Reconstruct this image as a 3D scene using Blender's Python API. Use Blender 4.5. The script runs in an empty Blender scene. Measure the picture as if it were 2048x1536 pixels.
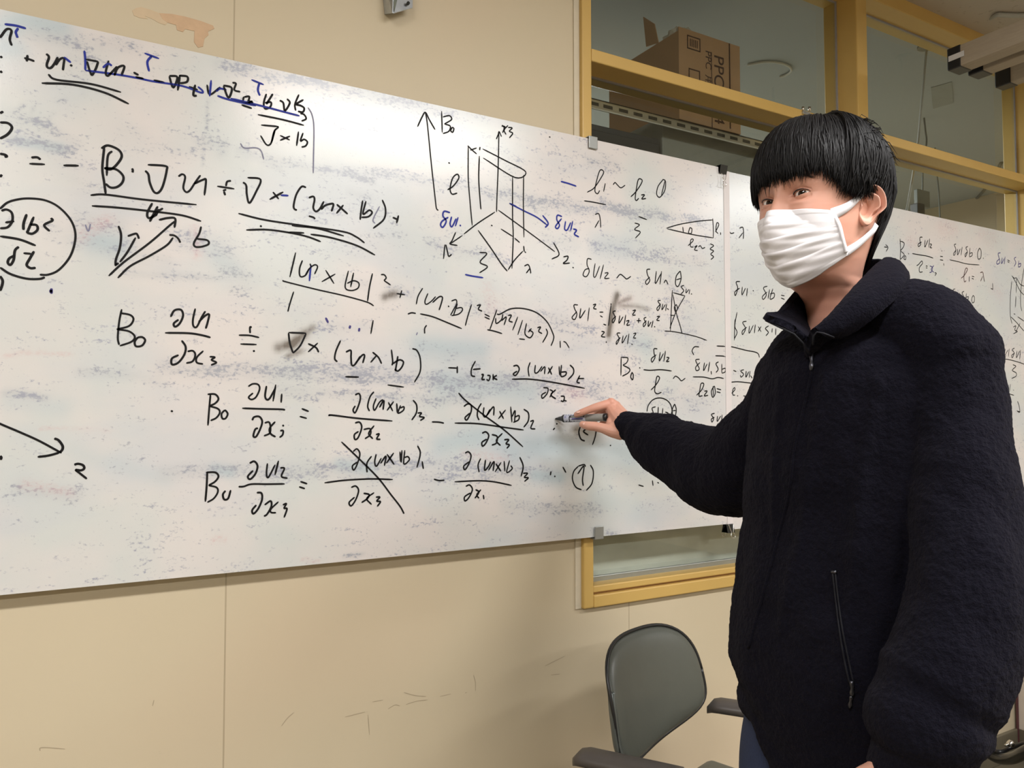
import bpy, bmesh, math, random
import numpy as np
from mathutils import Vector, Matrix
random.seed(7); rng = np.random.default_rng(7)
scene = bpy.context.scene
COL = scene.collection
# ------------------------------------------------------------------ camera
FPX = 1540.0
CAM = Vector((0.0, -1.6, 1.28))
YAW, PIT = math.radians(30.03), math.radians(2.27)
cF = Vector((math.sin(YAW)*math.cos(PIT), math.cos(YAW)*math.cos(PIT), math.sin(PIT)))
cR = Vector((math.cos(YAW), -math.sin(YAW), 0.0))
cU = cR.cross(cF)
cam_d = bpy.data.cameras.new('camera'); cam = bpy.data.objects.new('camera', cam_d); COL.objects.link(cam)
cam_d.sensor_fit = 'HORIZONTAL'; cam_d.sensor_width = 36.0; cam_d.lens = FPX/2048*36.0; cam_d.clip_start = 0.02
cam.matrix_world = Matrix(((cR.x, cU.x, -cF.x, CAM.x), (cR.y, cU.y, -cF.y, CAM.y), (cR.z, cU.z, -cF.z, CAM.z), (0, 0, 0, 1)))
scene.camera = cam
# ------------------------------------------------------------------ world, lights, exposure
vs = scene.view_settings
vs.view_transform = 'Standard'; vs.look = 'None'; vs.gamma = 1.0; vs.use_curve_mapping = False; vs.exposure = 0.10
W = bpy.data.worlds.new('world'); scene.world = W; W.use_nodes = True
W.node_tree.nodes['Background'].inputs[0].default_value = (1.0, 0.97, 0.92, 1); W.node_tree.nodes['Background'].inputs[1].default_value = 0.05
CEIL = 2.72
def area(name, loc, sx, sy, power, col=(1.0, 0.992, 0.985), rot=(0, 0, 0)):
    d = bpy.data.lights.new(name, 'AREA'); d.shape = 'RECTANGLE'; d.size = sx; d.size_y = sy; d.energy = power; d.color = col
    o = bpy.data.objects.new(name, d); o.location = loc; o.rotation_euler = rot; COL.objects.link(o); return o
LIGHTS = [(1.3, -1.82, 44), (3.5, -1.82, 32), (-0.9, -1.82, 42), (1.3, -3.9, 36), (3.5, -3.9, 30), (-0.9, -3.9, 38)]
for i, (lx, ly, pw) in enumerate(LIGHTS):
    area('ceiling_lamp', (lx, ly, CEIL-0.105), 1.2, 0.22, pw)
area('next_room_fill', (2.3, 1.9, CEIL-0.1), 1.2, 0.3, 190, col=(0.94, 0.98, 1.0))  # added fill without a fitting, brightens what lies behind the glass

# ------------------------------------------------------------------ rays through the picture (2048x1536 frame)
def ray(px, py): return cF + cR*((px-1024)/FPX) - cU*((py-768)/FPX)
def onY(px, py, y):
    r = ray(px, py); return CAM + r*((y-CAM.y)/r.y)
def onX(px, py, x):
    r = ray(px, py); return CAM + r*((x-CAM.x)/r.x)
def onZ(px, py, z):
    r = ray(px, py); return CAM + r*((z-CAM.z)/r.z)
def at(px, py, d): return CAM + ray(px, py)*d

# ------------------------------------------------------------------ scene graph helpers
def tag(o, label=None, cat=None, group=None, kind=None):
    if label: o['label'] = label
    if cat: o['category'] = cat
    if group: o['group'] = group
    if kind: o['kind'] = kind
    return o
def empty(name, loc, label, cat, group=None):
    o = bpy.data.objects.new(name, None); o.location = loc; o.empty_display_size = 0.05; COL.objects.link(o)
    bpy.context.view_layer.update()
    return tag(o, label, cat, group)
def link(name, me, mat=None, parent=None, smooth=False):
    o = bpy.data.objects.new(name, me); COL.objects.link(o)
    if mat is not None:
        for m in (mat if isinstance(mat, (list, tuple)) else [mat]): me.materials.append(m)
    if smooth:
        me.polygons.foreach_set('use_smooth', [True]*len(me.polygons))
    if parent is not None:
        o.parent = parent
        o.matrix_parent_inverse = parent_world(parent).inverted()
    return o
def parent_world(p):
    m = Matrix.LocRotScale(p.location, p.rotation_euler, p.scale)
    if p.parent is not None: m = parent_world(p.parent) @ p.matrix_parent_inverse @ m
    return m
def from_bm(name, bm, mat=None, parent=None, smooth=False):
    me = bpy.data.meshes.new(name); bmesh.ops.recalc_face_normals(bm, faces=bm.faces[:]); bm.to_mesh(me); bm.free()
    return link(name, me, mat, parent, smooth)
def from_py(name, v, f, mat=None, parent=None, smooth=False):
    me = bpy.data.meshes.new(name); me.from_pydata([tuple(p) for p in v], [], [tuple(q) for q in f]); me.update()
    return link(name, me, mat, parent, smooth)
def bevel(o, w, seg=2, ang=40):
    m = o.modifiers.new('bevel', 'BEVEL'); m.width = w; m.segments = seg; m.limit_method = 'ANGLE'; m.angle_limit = math.radians(ang)
    return o
def bx(bm, lo, hi, mat=None):
    lo = Vector(lo); hi = Vector(hi)
    vs_ = [bm.verts.new((x, y, z)) for x in (lo.x, hi.x) for y in (lo.y, hi.y) for z in (lo.z, hi.z)]
    fs = [(0, 1, 3, 2), (4, 6, 7, 5), (0, 4, 5, 1), (2, 3, 7, 6), (0, 2, 6, 4), (1, 5, 7, 3)]
    out = [bm.faces.new([vs_[i] for i in f]) for f in fs]
    if mat is not None:
        bmesh.ops.transform(bm, matrix=mat, verts=vs_)
    return out
def box(name, lo, hi, mat, parent=None, bev=0.0):
    bm = bmesh.new(); bx(bm, lo, hi); o = from_bm(name, bm, mat, parent)
    if bev: bevel(o, bev)
    return o
def frame_of(t):
    t = t.normalized(); a = Vector((0, 0, 1)) if abs(t.z) < 0.9 else Vector((1, 0, 0))
    n = t.cross(a).normalized(); b = t.cross(n).normalized(); return n, b
def catmull(P, n):
    P = [Vector(p) for p in P]
    if len(P) < 3: return [P[0].lerp(P[-1], i/n) for i in range(n+1)]
    Q = [P[0]*2-P[1]] + P + [P[-1]*2-P[-2]]
    out = []
    for i in range(1, len(Q)-2):
        p0, p1, p2, p3 = Q[i-1:i+3]
        for k in range(n):
            t = k/n
            out.append(0.5*((2*p1)+(p2-p0)*t+(2*p0-5*p1+4*p2-p3)*t*t+(3*p1-p0-3*p2+p3)*t**3))
    out.append(P[-1]); return out
def tube(bm, pts, rad, seg=10, cap=True):
    """swept tube; rad is a number or a list"""
    pts = [Vector(p) for p in pts]; n = len(pts)
    rr = rad if isinstance(rad, (list, tuple)) else [rad]*n
    rings = []; nv = None
    for i, p in enumerate(pts):
        t = (pts[min(i+1, n-1)]-pts[max(i-1, 0)])
        if t.length < 1e-9: t = Vector((0, 0, 1))
        t.normalize()
        if nv is None: nv = frame_of(t)[0]
        nv = (nv - t*nv.dot(t)); nv = nv.normalized() if nv.length > 1e-6 else frame_of(t)[0]
        b = t.cross(nv)
        rings.append([bm.verts.new(p+(nv*math.cos(2*math.pi*k/seg)+b*math.sin(2*math.pi*k/seg))*rr[i]) for k in range(seg)])
    for i in range(n-1):
        for k in range(seg):
            bm.faces.new((rings[i][k], rings[i][(k+1) % seg], rings[i+1][(k+1) % seg], rings[i+1][k]))
    if cap:
        bm.faces.new(rings[0][::-1]); bm.faces.new(rings[-1])
def tube_obj(name, pts, rad, mat, parent=None, seg=10, n=8, smooth=True):
    bm = bmesh.new(); tube(bm, catmull(pts, n) if n else pts, rad, seg); return from_bm(name, bm, mat, parent, smooth)
def blob(bm, c, r, seg=20):
    bmesh.ops.create_uvsphere(bm, u_segments=seg, v_segments=seg//2, radius=r, matrix=Matrix.Translation(c))
def limb(bm, pts, seg=20, n=6):
    """pts: (Vector, radius) -> smooth tapered tube with round ends"""
    P = catmull([p for p, r in pts], n); R = [v.x for v in catmull([Vector((r, 0, 0)) for p, r in pts], n)]
    tube(bm, P, R, seg); blob(bm, P[0], R[0], seg); blob(bm, P[-1], R[-1], seg)
def evaluated(o):
    dg = bpy.context.evaluated_depsgraph_get(); dg.update()
    return bpy.data.meshes.new_from_object(o.evaluated_get(dg))
def remesh(bm, voxel, smooth_it=0, factor=0.5):
    """one continuous skin over everything in bm"""
    me = bpy.data.meshes.new('tmp'); bmesh.ops.recalc_face_normals(bm, faces=bm.faces[:]); bm.to_mesh(me); bm.free()
    o = bpy.data.objects.new('tmp', me); COL.objects.link(o)
    m = o.modifiers.new('r', 'REMESH'); m.mode = 'VOXEL'; m.voxel_size = voxel
    if smooth_it:
        s = o.modifiers.new('s', 'SMOOTH'); s.factor = factor; s.iterations = smooth_it
    out = evaluated(o); bpy.data.objects.remove(o); bpy.data.meshes.remove(me); return out

# ------------------------------------------------------------------ materials
def mat_new(name):
    m = bpy.data.materials.new(name); m.use_nodes = True; nt = m.node_tree
    b = nt.nodes['Principled BSDF']; return m, nt, b
def N(nt, t, **kw):
    n = nt.nodes.new(t)
    for k, v in kw.items():
        if k in ('operation', 'blend_type', 'data_type', 'attribute_name', 'noise_dimensions', 'feature', 'wave_type', 'clamp'): setattr(n, k, v)
        else: n.inputs[k].default_value = v
    return n
def L(nt, a, b): nt.links.new(a, b)
def coords(nt, scale=(1, 1, 1)):
    tc = N(nt, 'ShaderNodeTexCoord'); mp = N(nt, 'ShaderNodeMapping'); mp.inputs['Scale'].default_value = scale
    L(nt, tc.outputs['Object'], mp.inputs['Vector']); return mp.outputs['Vector']
def noise(nt, vec, scale, detail=4, rough=0.55):
    n = N(nt, 'ShaderNodeTexNoise'); n.inputs['Scale'].default_value = scale; n.inputs['Detail'].default_value = detail; n.inputs['Roughness'].default_value = rough
    L(nt, vec, n.inputs['Vector']); return n.outputs['Fac']
def ramp(nt, fac, stops):
    r = N(nt, 'ShaderNodeValToRGB'); e = r.color_ramp.elements
    while len(e) < len(stops): e.new(0.5)
    for el, (p, c) in zip(e, stops):
        el.position = p; el.color = (c, c, c, 1) if isinstance(c, (int, float)) else (*c, 1)
    L(nt, fac, r.inputs['Fac']); return r.outputs['Color']
def mix(nt, fac, a, b, mode='MIX'):
    m = N(nt, 'ShaderNodeMix', data_type='RGBA', blend_type=mode)
    for s, v in ((0, fac), (6, a), (7, b)):
        if isinstance(v, (int, float)): m.inputs[s].default_value = v
        elif isinstance(v, tuple): m.inputs[s].default_value = (*v, 1)
        else: L(nt, v, m.inputs[s])
    return m.outputs[2]
def math_(nt, op, a, b=0.0, clamp=False):
    m = N(nt, 'ShaderNodeMath', operation=op); m.use_clamp = clamp
    for s, v in ((0, a), (1, b)):
        if isinstance(v, (int, float)): m.inputs[s].default_value = v
        else: L(nt, v, m.inputs[s])
    return m.outputs[0]
def bump(nt, b, h, strength, dist=0.002):
    n = N(nt, 'ShaderNodeBump'); n.inputs['Strength'].default_value = strength; n.inputs['Distance'].default_value = dist
    L(nt, h, n.inputs['Height']); L(nt, n.outputs['Normal'], b.inputs['Normal'])
def simple(name, col, rough=0.5, metal=0.0, var=0.12, scale=30, bmp=0.0, spec=0.5, stretch=(1, 1, 1)):
    m, nt, b = mat_new(name); v = coords(nt, stretch); f = noise(nt, v, scale)
    c = mix(nt, f, tuple(x*(1-var) for x in col), tuple(min(1, x*(1+var)) for x in col)); L(nt, c, b.inputs['Base Color'])
    b.inputs['Roughness'].default_value = rough; b.inputs['Metallic'].default_value = metal; b.inputs['Specular IOR Level'].default_value = spec
    if bmp: bump(nt, b, noise(nt, v, scale*4), bmp)
    return m
M = {}
M['white_trim'] = simple('pale_caulk', (0.62, 0.55, 0.42), 0.6)
M['yellow'] = simple('ochre_painted_steel', (0.58, 0.38, 0.115), 0.42, var=0.05, scale=14)
M['alu'] = simple('aluminium_sash', (0.33, 0.35, 0.33), 0.35, 0.6, 0.08)
M['alu_dark'] = simple('dark_sash_stile', (0.045, 0.05, 0.05), 0.4, 0.3)
M['gasket'] = simple('grey_gasket', (0.28, 0.26, 0.25), 0.5)
M['steel'] = simple('grey_clamp_steel', (0.33, 0.34, 0.33), 0.38, 0.55)
M['galv'] = simple('galvanised_steel', (0.50, 0.53, 0.56), 0.3, 0.85, 0.25, 60)
M['chrome'] = simple('bright_wire', (0.72, 0.71, 0.68), 0.18, 1.0, 0.03)
M['black_plastic'] = simple('black_plastic', (0.012, 0.012, 0.013), 0.35)
M['black_metal'] = simple('black_clip_steel', (0.014, 0.015, 0.014), 0.32)
M['rail'] = simple('slotted_rail_enamel', (0.62, 0.60, 0.54), 0.5, 0.0, 0.06)
M['slot'] = simple('slot_shadow', (0.08, 0.08, 0.07), 0.8)
M['card'] = simple('corrugated_cardboard', (0.47, 0.285, 0.155), 0.8, 0, 0.12, 12, 0.15)
M['card_ink'] = simple('box_print', (0.06, 0.022, 0.016), 0.8)
M['plastic_bag'] = simple('crumpled_clear_plastic', (0.55, 0.53, 0.48), 0.2)
M['dark_cab'] = simple('dark_cabinet_enamel', (0.035, 0.035, 0.034), 0.5)
M['grey_cab'] = simple('grey_cabinet_enamel', (0.27, 0.27, 0.235), 0.55)
M['timber'] = simple('pale_weathered_timber', (0.36, 0.295, 0.215), 0.7, 0, 0.16, 18, 0.1, stretch=(10, 1, 10))
M['cable'] = simple('grey_cable', (0.42, 0.42, 0.39), 0.5)
M['cable_dark'] = simple('dark_cable', (0.16, 0.17, 0.15), 0.5)
M['cabinet'] = simple('pinkish_white_enamel', (0.60, 0.525, 0.45), 0.5, 0, 0.05)
M['plinth'] = simple('dark_olive_vinyl', (0.145, 0.125, 0.085), 0.55, 0, 0.1)
M['maroon'] = simple('maroon_edging', (0.10, 0.035, 0.04), 0.5)
M['floor'] = simple('olive_brown_floor', (0.15, 0.13, 0.088), 0.45, 0, 0.15, 6)
M['chair_vinyl'] = simple('grey_green_vinyl', (0.082, 0.088, 0.075), 0.38, 0, 0.06, 40, 0.05)
M['chair_arm'] = simple('brown_grey_plastic', (0.066, 0.056, 0.050), 0.45)
M['chair_tube'] = simple('grey_steel_tube', (0.13, 0.145, 0.14), 0.3, 0.5)
M['far_wall'] = simple('dim_grey_wall', (0.275, 0.275, 0.258), 0.8, 0, 0.06, 3)
M['far_ceiling'] = simple('plain_grey_ceiling', (0.43, 0.455, 0.45), 0.8, 0, 0.05, 2)
M['pale_metal'] = simple('fixture_enamel', (0.75, 0.74, 0.70), 0.4)
def mat_emit():
    m, nt, b = mat_new('lamp_diffuser'); b.inputs['Base Color'].default_value = (0.9, 0.9, 0.88, 1)
    b.inputs['Emission Color'].default_value = (1, 0.965, 0.9, 1); b.inputs['Emission Strength'].default_value = 6.0
    return m
M['emit'] = mat_emit()
def mat_glass():
    m, nt, b = mat_new('window_glass'); nt.nodes.remove(b)
    out = nt.nodes['Material Output']
    tr = N(nt, 'ShaderNodeBsdfTransparent'); tr.inputs[0].default_value = (0.86, 0.88, 0.86, 1)
    gl = N(nt, 'ShaderNodeBsdfGlossy'); gl.inputs['Roughness'].default_value = 0.015; gl.inputs['Color'].default_value = (1, 1, 1, 1)
    fr = N(nt, 'ShaderNodeLayerWeight'); fr.inputs['Blend'].default_value = 0.5
    fac = math_(nt, 'ADD', math_(nt, 'MULTIPLY', math_(nt, 'POWER', fr.outputs['Facing'], 5.0), 0.9), 0.05, True)
    mx = N(nt, 'ShaderNodeMixShader'); L(nt, fac, mx.inputs[0]); L(nt, tr.outputs[0], mx.inputs[1]); L(nt, gl.outputs[0], mx.inputs[2]); L(nt, mx.outputs[0], out.inputs[0])
    return m
M['glass'] = mat_glass()
def mat_wall(joints=()):
    m, nt, b = mat_new('beige_panel_wall'); v = coords(nt)
    c = mix(nt, noise(nt, v, 1.3, 5), (0.56, 0.472, 0.328), (0.61, 0.525, 0.38))
    c = mix(nt, ramp(nt, noise(nt, v, 0.8, 2), [(0.5, 0.0), (0.62, 0.35)]), c, (0.64, 0.49, 0.35))
    sc = ramp(nt, noise(nt, coords(nt, (1, 1, 2.2)), 9, 7, 0.7), [(0.69, 0.0), (0.74, 0.45)])
    c = mix(nt, sc, c, (0.36, 0.29, 0.19))
    tc = N(nt, 'ShaderNodeTexCoord'); sx = N(nt, 'ShaderNodeSeparateXYZ'); L(nt, tc.outputs['Object'], sx.inputs[0])
    for j in joints:
        d = math_(nt, 'ABSOLUTE', math_(nt, 'SUBTRACT', sx.outputs['X'], j))
        k = math_(nt, 'LESS_THAN', d, 0.0016); c = mix(nt, math_(nt, 'MULTIPLY', k, 0.55), c, (0.30, 0.235, 0.15))
    L(nt, c, b.inputs['Base Color']); b.inputs['Roughness'].default_value = 0.5; b.inputs['Specular IOR Level'].default_value = 0.3
    bump(nt, b, noise(nt, v, 120), 0.03); return m
def mat_ceiling():
    m, nt, b = mat_new('speckled_ceiling_board'); v = coords(nt)
    c = mix(nt, noise(nt, v, 2.0), (0.47, 0.415, 0.355), (0.53, 0.47, 0.405))
    c = mix(nt, ramp(nt, noise(nt, v, 45, 2), [(0.62, 0.0), (0.7, 0.6)]), c, (0.33, 0.28, 0.22))
    L(nt, c, b.inputs['Base Color']); b.inputs['Roughness'].default_value = 0.8; bump(nt, b, noise(nt, v, 60), 0.3); return m
M['ceiling'] = mat_ceiling()
# ================================================================== the room
XL, XR, YF = -3.2, 5.2, -5.4          # room extents, back wall at y = 0
J1, J2 = onY(466, 200, 0).x, onY(1258, 1240, 0).x
FY = -0.016                            # front face of the window frame
wx0 = onY(1166, 600, FY).x; wx0b = onY(1184.5, 300, FY).x
mul0 = onY(1713, 100, FY).x; mul1 = onY(1734, 100, FY).x
pitch = 1.115
mulr0, mulr1 = mul0+pitch, mul1+pitch
sill_z = onY(1192, 1215.5, FY).z; tr_top = onY(1183, 96, FY).z; tr_bot = onY(1183, 121.5, FY).z
top_z0 = onY(1800, 21, FY).z; top_z1 = onY(1960, 60, FY).z
print('window', wx0, wx0b, mul0, mul1, sill_z, tr_top, tr_bot, top_z0, top_z1)
M['wall'] = mat_wall((J1, J1-0.995, J1-1.99, J2))
CEIL_IN = top_z1+0.02
bm = bmesh.new()
bx(bm, (XL, 0, 0), (wx0+0.004, 0.12, CEIL)); bx(bm, (wx0+0.004, 0, 0), (XR, 0.12, sill_z+0.005)); bx(bm, (mulr1+0.004, 0, sill_z), (XR, 0.12, CEIL))
bx(bm, (wx0+0.004, 0, top_z1), (mulr1+0.004, 0.12, CEIL))
wall_back = tag(from_bm('wall_back', bm, M['wall']), 'beige panelled wall behind the whiteboard', 'wall', kind='structure')
tag(box('wall_left', (XL-0.1, YF, 0), (XL, 3.0, CEIL), M['wall']), kind='structure')
tag(box('wall_right', (XR, YF, 0), (XR+0.1, 3.0, CEIL), M['wall']), kind='structure')
tag(box('wall_front', (XL, YF-0.1, 0), (XR, YF, CEIL), M['wall']), kind='structure')
tag(box('floor', (XL, YF, -0.05), (XR, 3.0, 0), M['floor']), 'dark olive floor', 'floor', kind='structure')
tag(box('ceiling', (XL, 0.12, CEIL), (XR, 3.0, CEIL+0.06), M['far_ceiling']), 'plain grey ceiling of the next room', 'ceiling', kind='structure')
tag(box('ceiling', (XL, YF, CEIL), (XR, 0.12, CEIL+0.06), M['ceiling']), 'speckled pale ceiling board', 'ceiling', kind='structure')
tag(box('wall_far', (XL, 2.75, 0), (XR, 2.85, CEIL), M['far_wall']), 'dim grey wall of the next room', 'wall', kind='structure')
tag(box('baseboard_back', (XL, -0.012, 0), (XR, 0.0, 0.105), M['plinth'], bev=0.003), 'dark olive skirting under the beige wall', 'baseboard', kind='structure')
tag(box('trim_1', (wx0-0.017, -0.004, sill_z-0.0), (wx0, 0.0, CEIL), M['white_trim']), 'pale strip beside the window frame', 'trim', kind='structure')

# torn tape residue on the wall, top left
def flat_patch(name, pts, y, mat, parent):
    P = [onY(px, py, y) for px, py in pts]
    bm = bmesh.new(); vs_ = [bm.verts.new(p) for p in P]; f = bm.faces.new(vs_)
    r = bmesh.ops.extrude_face_region(bm, geom=[f]); bmesh.ops.translate(bm, vec=(0, 0.0006, 0), verts=[g for g in r['geom'] if isinstance(g, bmesh.types.BMVert)])
    bmesh.ops.triangulate(bm, faces=[g for g in bm.faces if len(g.verts) > 4])
    return from_bm(name, bm, mat, parent)
M['tape'] = simple('old_adhesive_residue', (0.56, 0.375, 0.225), 0.6, 0, 0.2, 40)
M['tape2'] = simple('thin_adhesive_residue', (0.59, 0.45, 0.29), 0.6, 0, 0.1, 40)
flat_patch('tape_residue', [(318, 26), (345, 28), (370, 33), (402, 42), (426, 51), (429, 57), (416, 63), (417, 70), (409, 77), (406, 93), (396, 95), (388, 84), (389, 62), (370, 58), (366, 64), (354, 60), (352, 50), (335, 45), (325, 38)], -0.0008, M['tape'], wall_back)
flat_patch('tape_residue', [(264, 21), (272, 16), (282, 14), (300, 19), (318, 26), (325, 38), (335, 45), (331, 50), (318, 46), (305, 38), (290, 32), (296, 38), (280, 36), (268, 31)], -0.0006, M['tape2'], wall_back)
M['scuff'] = simple('faint_scuff', (0.40, 0.33, 0.225), 0.7)
def scuff(lines, w=0.0016):
    bm = bmesh.new()
    for pl in lines:
        P = catmull([onY(x, y, -0.0005) for x, y in pl], 5)
        ribbon(bm, P, w)
    return from_bm('scuff_mark', bm, M['scuff'], wall_back)
def ribbon(bm, P, w, nrm=Vector((0, -1, 0)), taper=True):
    n = len(P); L_, R_ = [], []
    for i, p in enumerate(P):
        t = P[min(i+1, n-1)]-P[max(i-1, 0)]
        t = t.normalized() if t.length > 1e-9 else Vector((1, 0, 0))
        s = t.cross(nrm).normalized()
        ww = w*0.5*((0.55 if i in (0, n-1) else 1.0) if taper else 1)
        L_.append(bm.verts.new(p+s*ww)); R_.append(bm.verts.new(p-s*ww))
    for i in range(n-1): bm.faces.new((L_[i], R_[i], R_[i+1], L_[i+1]))
scuff([[(745, 1404), (766, 1400)], [(808, 1385), (830, 1391), (852, 1393)], [(776, 1418), (790, 1410), (800, 1412)], [(812, 1409), (835, 1402), (855, 1400)], [(880, 1393), (902, 1388)],
       [(690, 1434), (730, 1424)], [(1090, 1332), (1110, 1322), (1130, 1312)], [(947, 1350), (951, 1365), (951, 1382)], [(736, 1430), (739, 1470)], [(563, 1452), (575, 1436), (588, 1425)], [(305, 1412), (308, 1400)], [(930, 1386), (934, 1385)], [(1102, 1350), (1120, 1348)], [(80, 1502), (84, 1495), (130, 1498)]])

# ---------------------------------------------------------------- window_1
win = tag(empty('window_1', (wx0, 0, sill_z), 'yellow framed interior window above and below the whiteboards', 'window'), kind='structure')
GY = 0.062
YB = 0.11
Y = M['yellow']
box('frame_jamb', (wx0, FY, sill_z), (wx0b, YB, top_z1), Y, win, 0.004)
box('transom', (wx0b, FY, tr_bot), (mul0, YB, tr_top), Y, win, 0.003)
box('transom', (mul1, FY, tr_bot), (mulr0, YB, tr_top), Y, win, 0.003)
box('mullion', (mul0, FY-0.002, sill_z+0.03), (mul1, YB, top_z1), Y, win, 0.004)
box('mullion', (mulr0, FY-0.002, sill_z+0.03), (mulr1, YB, top_z1), Y, win, 0.004)
box('head_rail', (wx0b, FY+0.002, top_z0), (mulr1, YB, top_z1), Y, win, 0.003)
s1 = onY(1192, 1168, FY+0.02).z; s2 = onY(1192, 1181, FY+0.02).z; s3 = onY(1192, 1190.5, FY).z
box('sill', (wx0b, FY, sill_z), (mulr1, YB, s3), Y, win, 0.003)
box('sill', (wx0b, FY+0.016, s3-0.001), (mulr1, YB, s2), simple('ochre_groove', (0.50, 0.27, 0.10), 0.5), win)
box('sill', (wx0b, FY+0.004, s2-0.001), (mulr1, YB, s1), Y, win, 0.003)
# glass: two upper panes, two lower panes, each with its gasket lines
def gasket(x0, x1, z0, z1):
    bm = bmesh.new()
    for (a, b) in (((x0, GY-0.006, z0), (x1, GY-0.001, z0+0.005)), ((x0, GY-0.006, z1-0.005), (x1, GY-0.001, z1)), ((x0, GY-0.006, z0+0.005), (x0+0.005, GY-0.001, z1-0.005)), ((x1-0.005, GY-0.006, z0+0.005), (x1, GY-0.001, z1-0.005))):
        bx(bm, a, b)
    return from_bm('gasket', bm, M['gasket'], win)
for (x0, x1) in ((wx0b, mul0), (mul1, mulr0)):
    box('glass_pane', (x0, GY, tr_top), (x1, GY+0.0004, top_z0), M['glass'], win); gasket(x0, x1, tr_top, top_z0)
    box('glass_pane', (x0, GY, s1), (x1, GY+0.0004, tr_bot), M['glass'], win); gasket(x0, x1, s1, tr_bot)
# aluminium sash in the lower lights
for (x0, x1) in ((wx0b, mul0), (mul1, mulr0)):
    h = onY(1208, 1154, GY-0.02).z
    box('sash_rail', (x0, GY-0.024, s1-0.006), (x1, GY-0.008, h), M['alu'], win, 0.002)
    box('sash_rail', (x0, GY-0.034, s1-0.006), (x1, GY-0.024, s1+0.014), M['alu'], win, 0.002)
    sw = onY(1207, 1120, GY-0.02).x-onY(1192.5, 1120, GY-0.02).x
    box('sash_stile', (x0+0.001, GY-0.026, h), (x0+sw*1.15, GY-0.008, s1+0.3), M['alu_dark'], win, 0.002)

# ---------------------------------------------------------------- ceiling lights
for i, (lx, ly, pw) in enumerate(LIGHTS):
    far = 'near the whiteboard' if ly > -3 else 'at the back of the room'
    side = {1.3: 'over the middle of the floor', 3.5: 'towards the cabinet corner', -0.9: 'towards the far end wall'}[lx]
    t = empty('ceiling_light', (lx, ly, CEIL), f'white fluorescent ceiling fitting {far}, {side}', 'lamp', 'fluorescent ceiling fittings')
    box('housing', (lx-0.64, ly-0.13, CEIL-0.06), (lx+0.64, ly+0.13, CEIL), M['pale_metal'], t, 0.006)
    box('diffuser', (lx-0.6, ly-0.105, CEIL-0.095), (lx+0.6, ly+0.105, CEIL-0.06), M['emit'], t, 0.01)

# ---------------------------------------------------------------- galvanised bracket at the top of the wall
t = empty('wall_bracket', onY(800, 10, 0), 'galvanised angle bracket fixed high on the beige wall', 'bracket')
a0, a1, a2 = onY(770, -8, -0.001), onY(786, 29, -0.001), onY(822, 14, -0.045)
a3 = onY(824, -2, -0.045)
def thick_poly(name, P, th, mat, parent, bev=0.0):
    bm = bmesh.new(); f = bm.faces.new([bm.verts.new(p) for p in P]); n = (P[1]-P[0]).cross(P[2]-P[0]).normalized()
    r = bmesh.ops.extrude_face_region(bm, geom=[f]); bmesh.ops.translate(bm, vec=n*th, verts=[g for g in r['geom'] if isinstance(g, bmesh.types.BMVert)])
    o = from_bm(name, bm, mat, parent); return bevel(o, bev) if bev else o
zt = a0.z+0.10
xa, xm, xb = onY(768, 0, 0).x, onY(785, 25, -0.03).x, onY(826, 10, -0.03).x
z0 = onY(785, 29, -0.03).z; z1 = onY(824, 14, -0.03).z
thick_poly('web', [Vector((xa-0.012, -0.001, zt)), Vector((xa+0.004, -0.001, z0+0.012)), Vector((xm, -0.036, z0)), Vector((xm+0.003, -0.036, zt))], 0.003, M['galv'], t)
thick_poly('plate', [Vector((xm, -0.036, z0)), Vector((xb, -0.028, z1)), Vector((xb, -0.028, zt)), Vector((xm, -0.036, zt))], -0.004, M['galv'], t)
thick_poly('gusset', [Vector((xm+0.002, -0.036, z0+0.004)), Vector((xm+0.03, -0.035, zt-0.03)), Vector((xm-0.006, -0.02, zt-0.03))], 0.003, simple('weathered_green_grey_steel', (0.20, 0.22, 0.18), 0.5, 0.4), t)
bm = bmesh.new(); c = onY(815, 8, -0.034); tube(bm, [c, c+Vector((0, -0.006, 0))], 0.0035, 12); from_bm('rivet', bm, M['black_metal'], t, True)

# ---------------------------------------------------------------- next room seen through the glass
SY = 0.15
t = empty('slotted_rail', onY(1300, 235, SY), 'pale slotted steel rail running behind the window glass', 'rail')
ra = onY(1150, 186, SY); zb_ = onY(1185, 217, SY).z; zt_ = onY(1185, 196, SY).z; xe = onY(1600, 300, SY).x
box('rail_body', (ra.x-0.1, SY, zb_), (xe, SY+0.003, zt_), M['rail'], t); box('rail_flange', (ra.x-0.1, SY, zt_-0.003), (xe, SY+0.03, zt_), M['rail'], t)
sp = [1188, 1216, 1247, 1276, 1305.5, 1334, 1362, 1389, 1416, 1441.5, 1467, 1492, 1516]
zc = (zb_+zt_)/2
for s in sp:
    X = onY(s, 230, SY).x; hw = 0.0165; hh = 0.0048
    box('slot', (X-hw, SY-0.0006, zc-hh), (X+hw, SY+0.0002, zc+hh), M['slot'], t)
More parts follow.
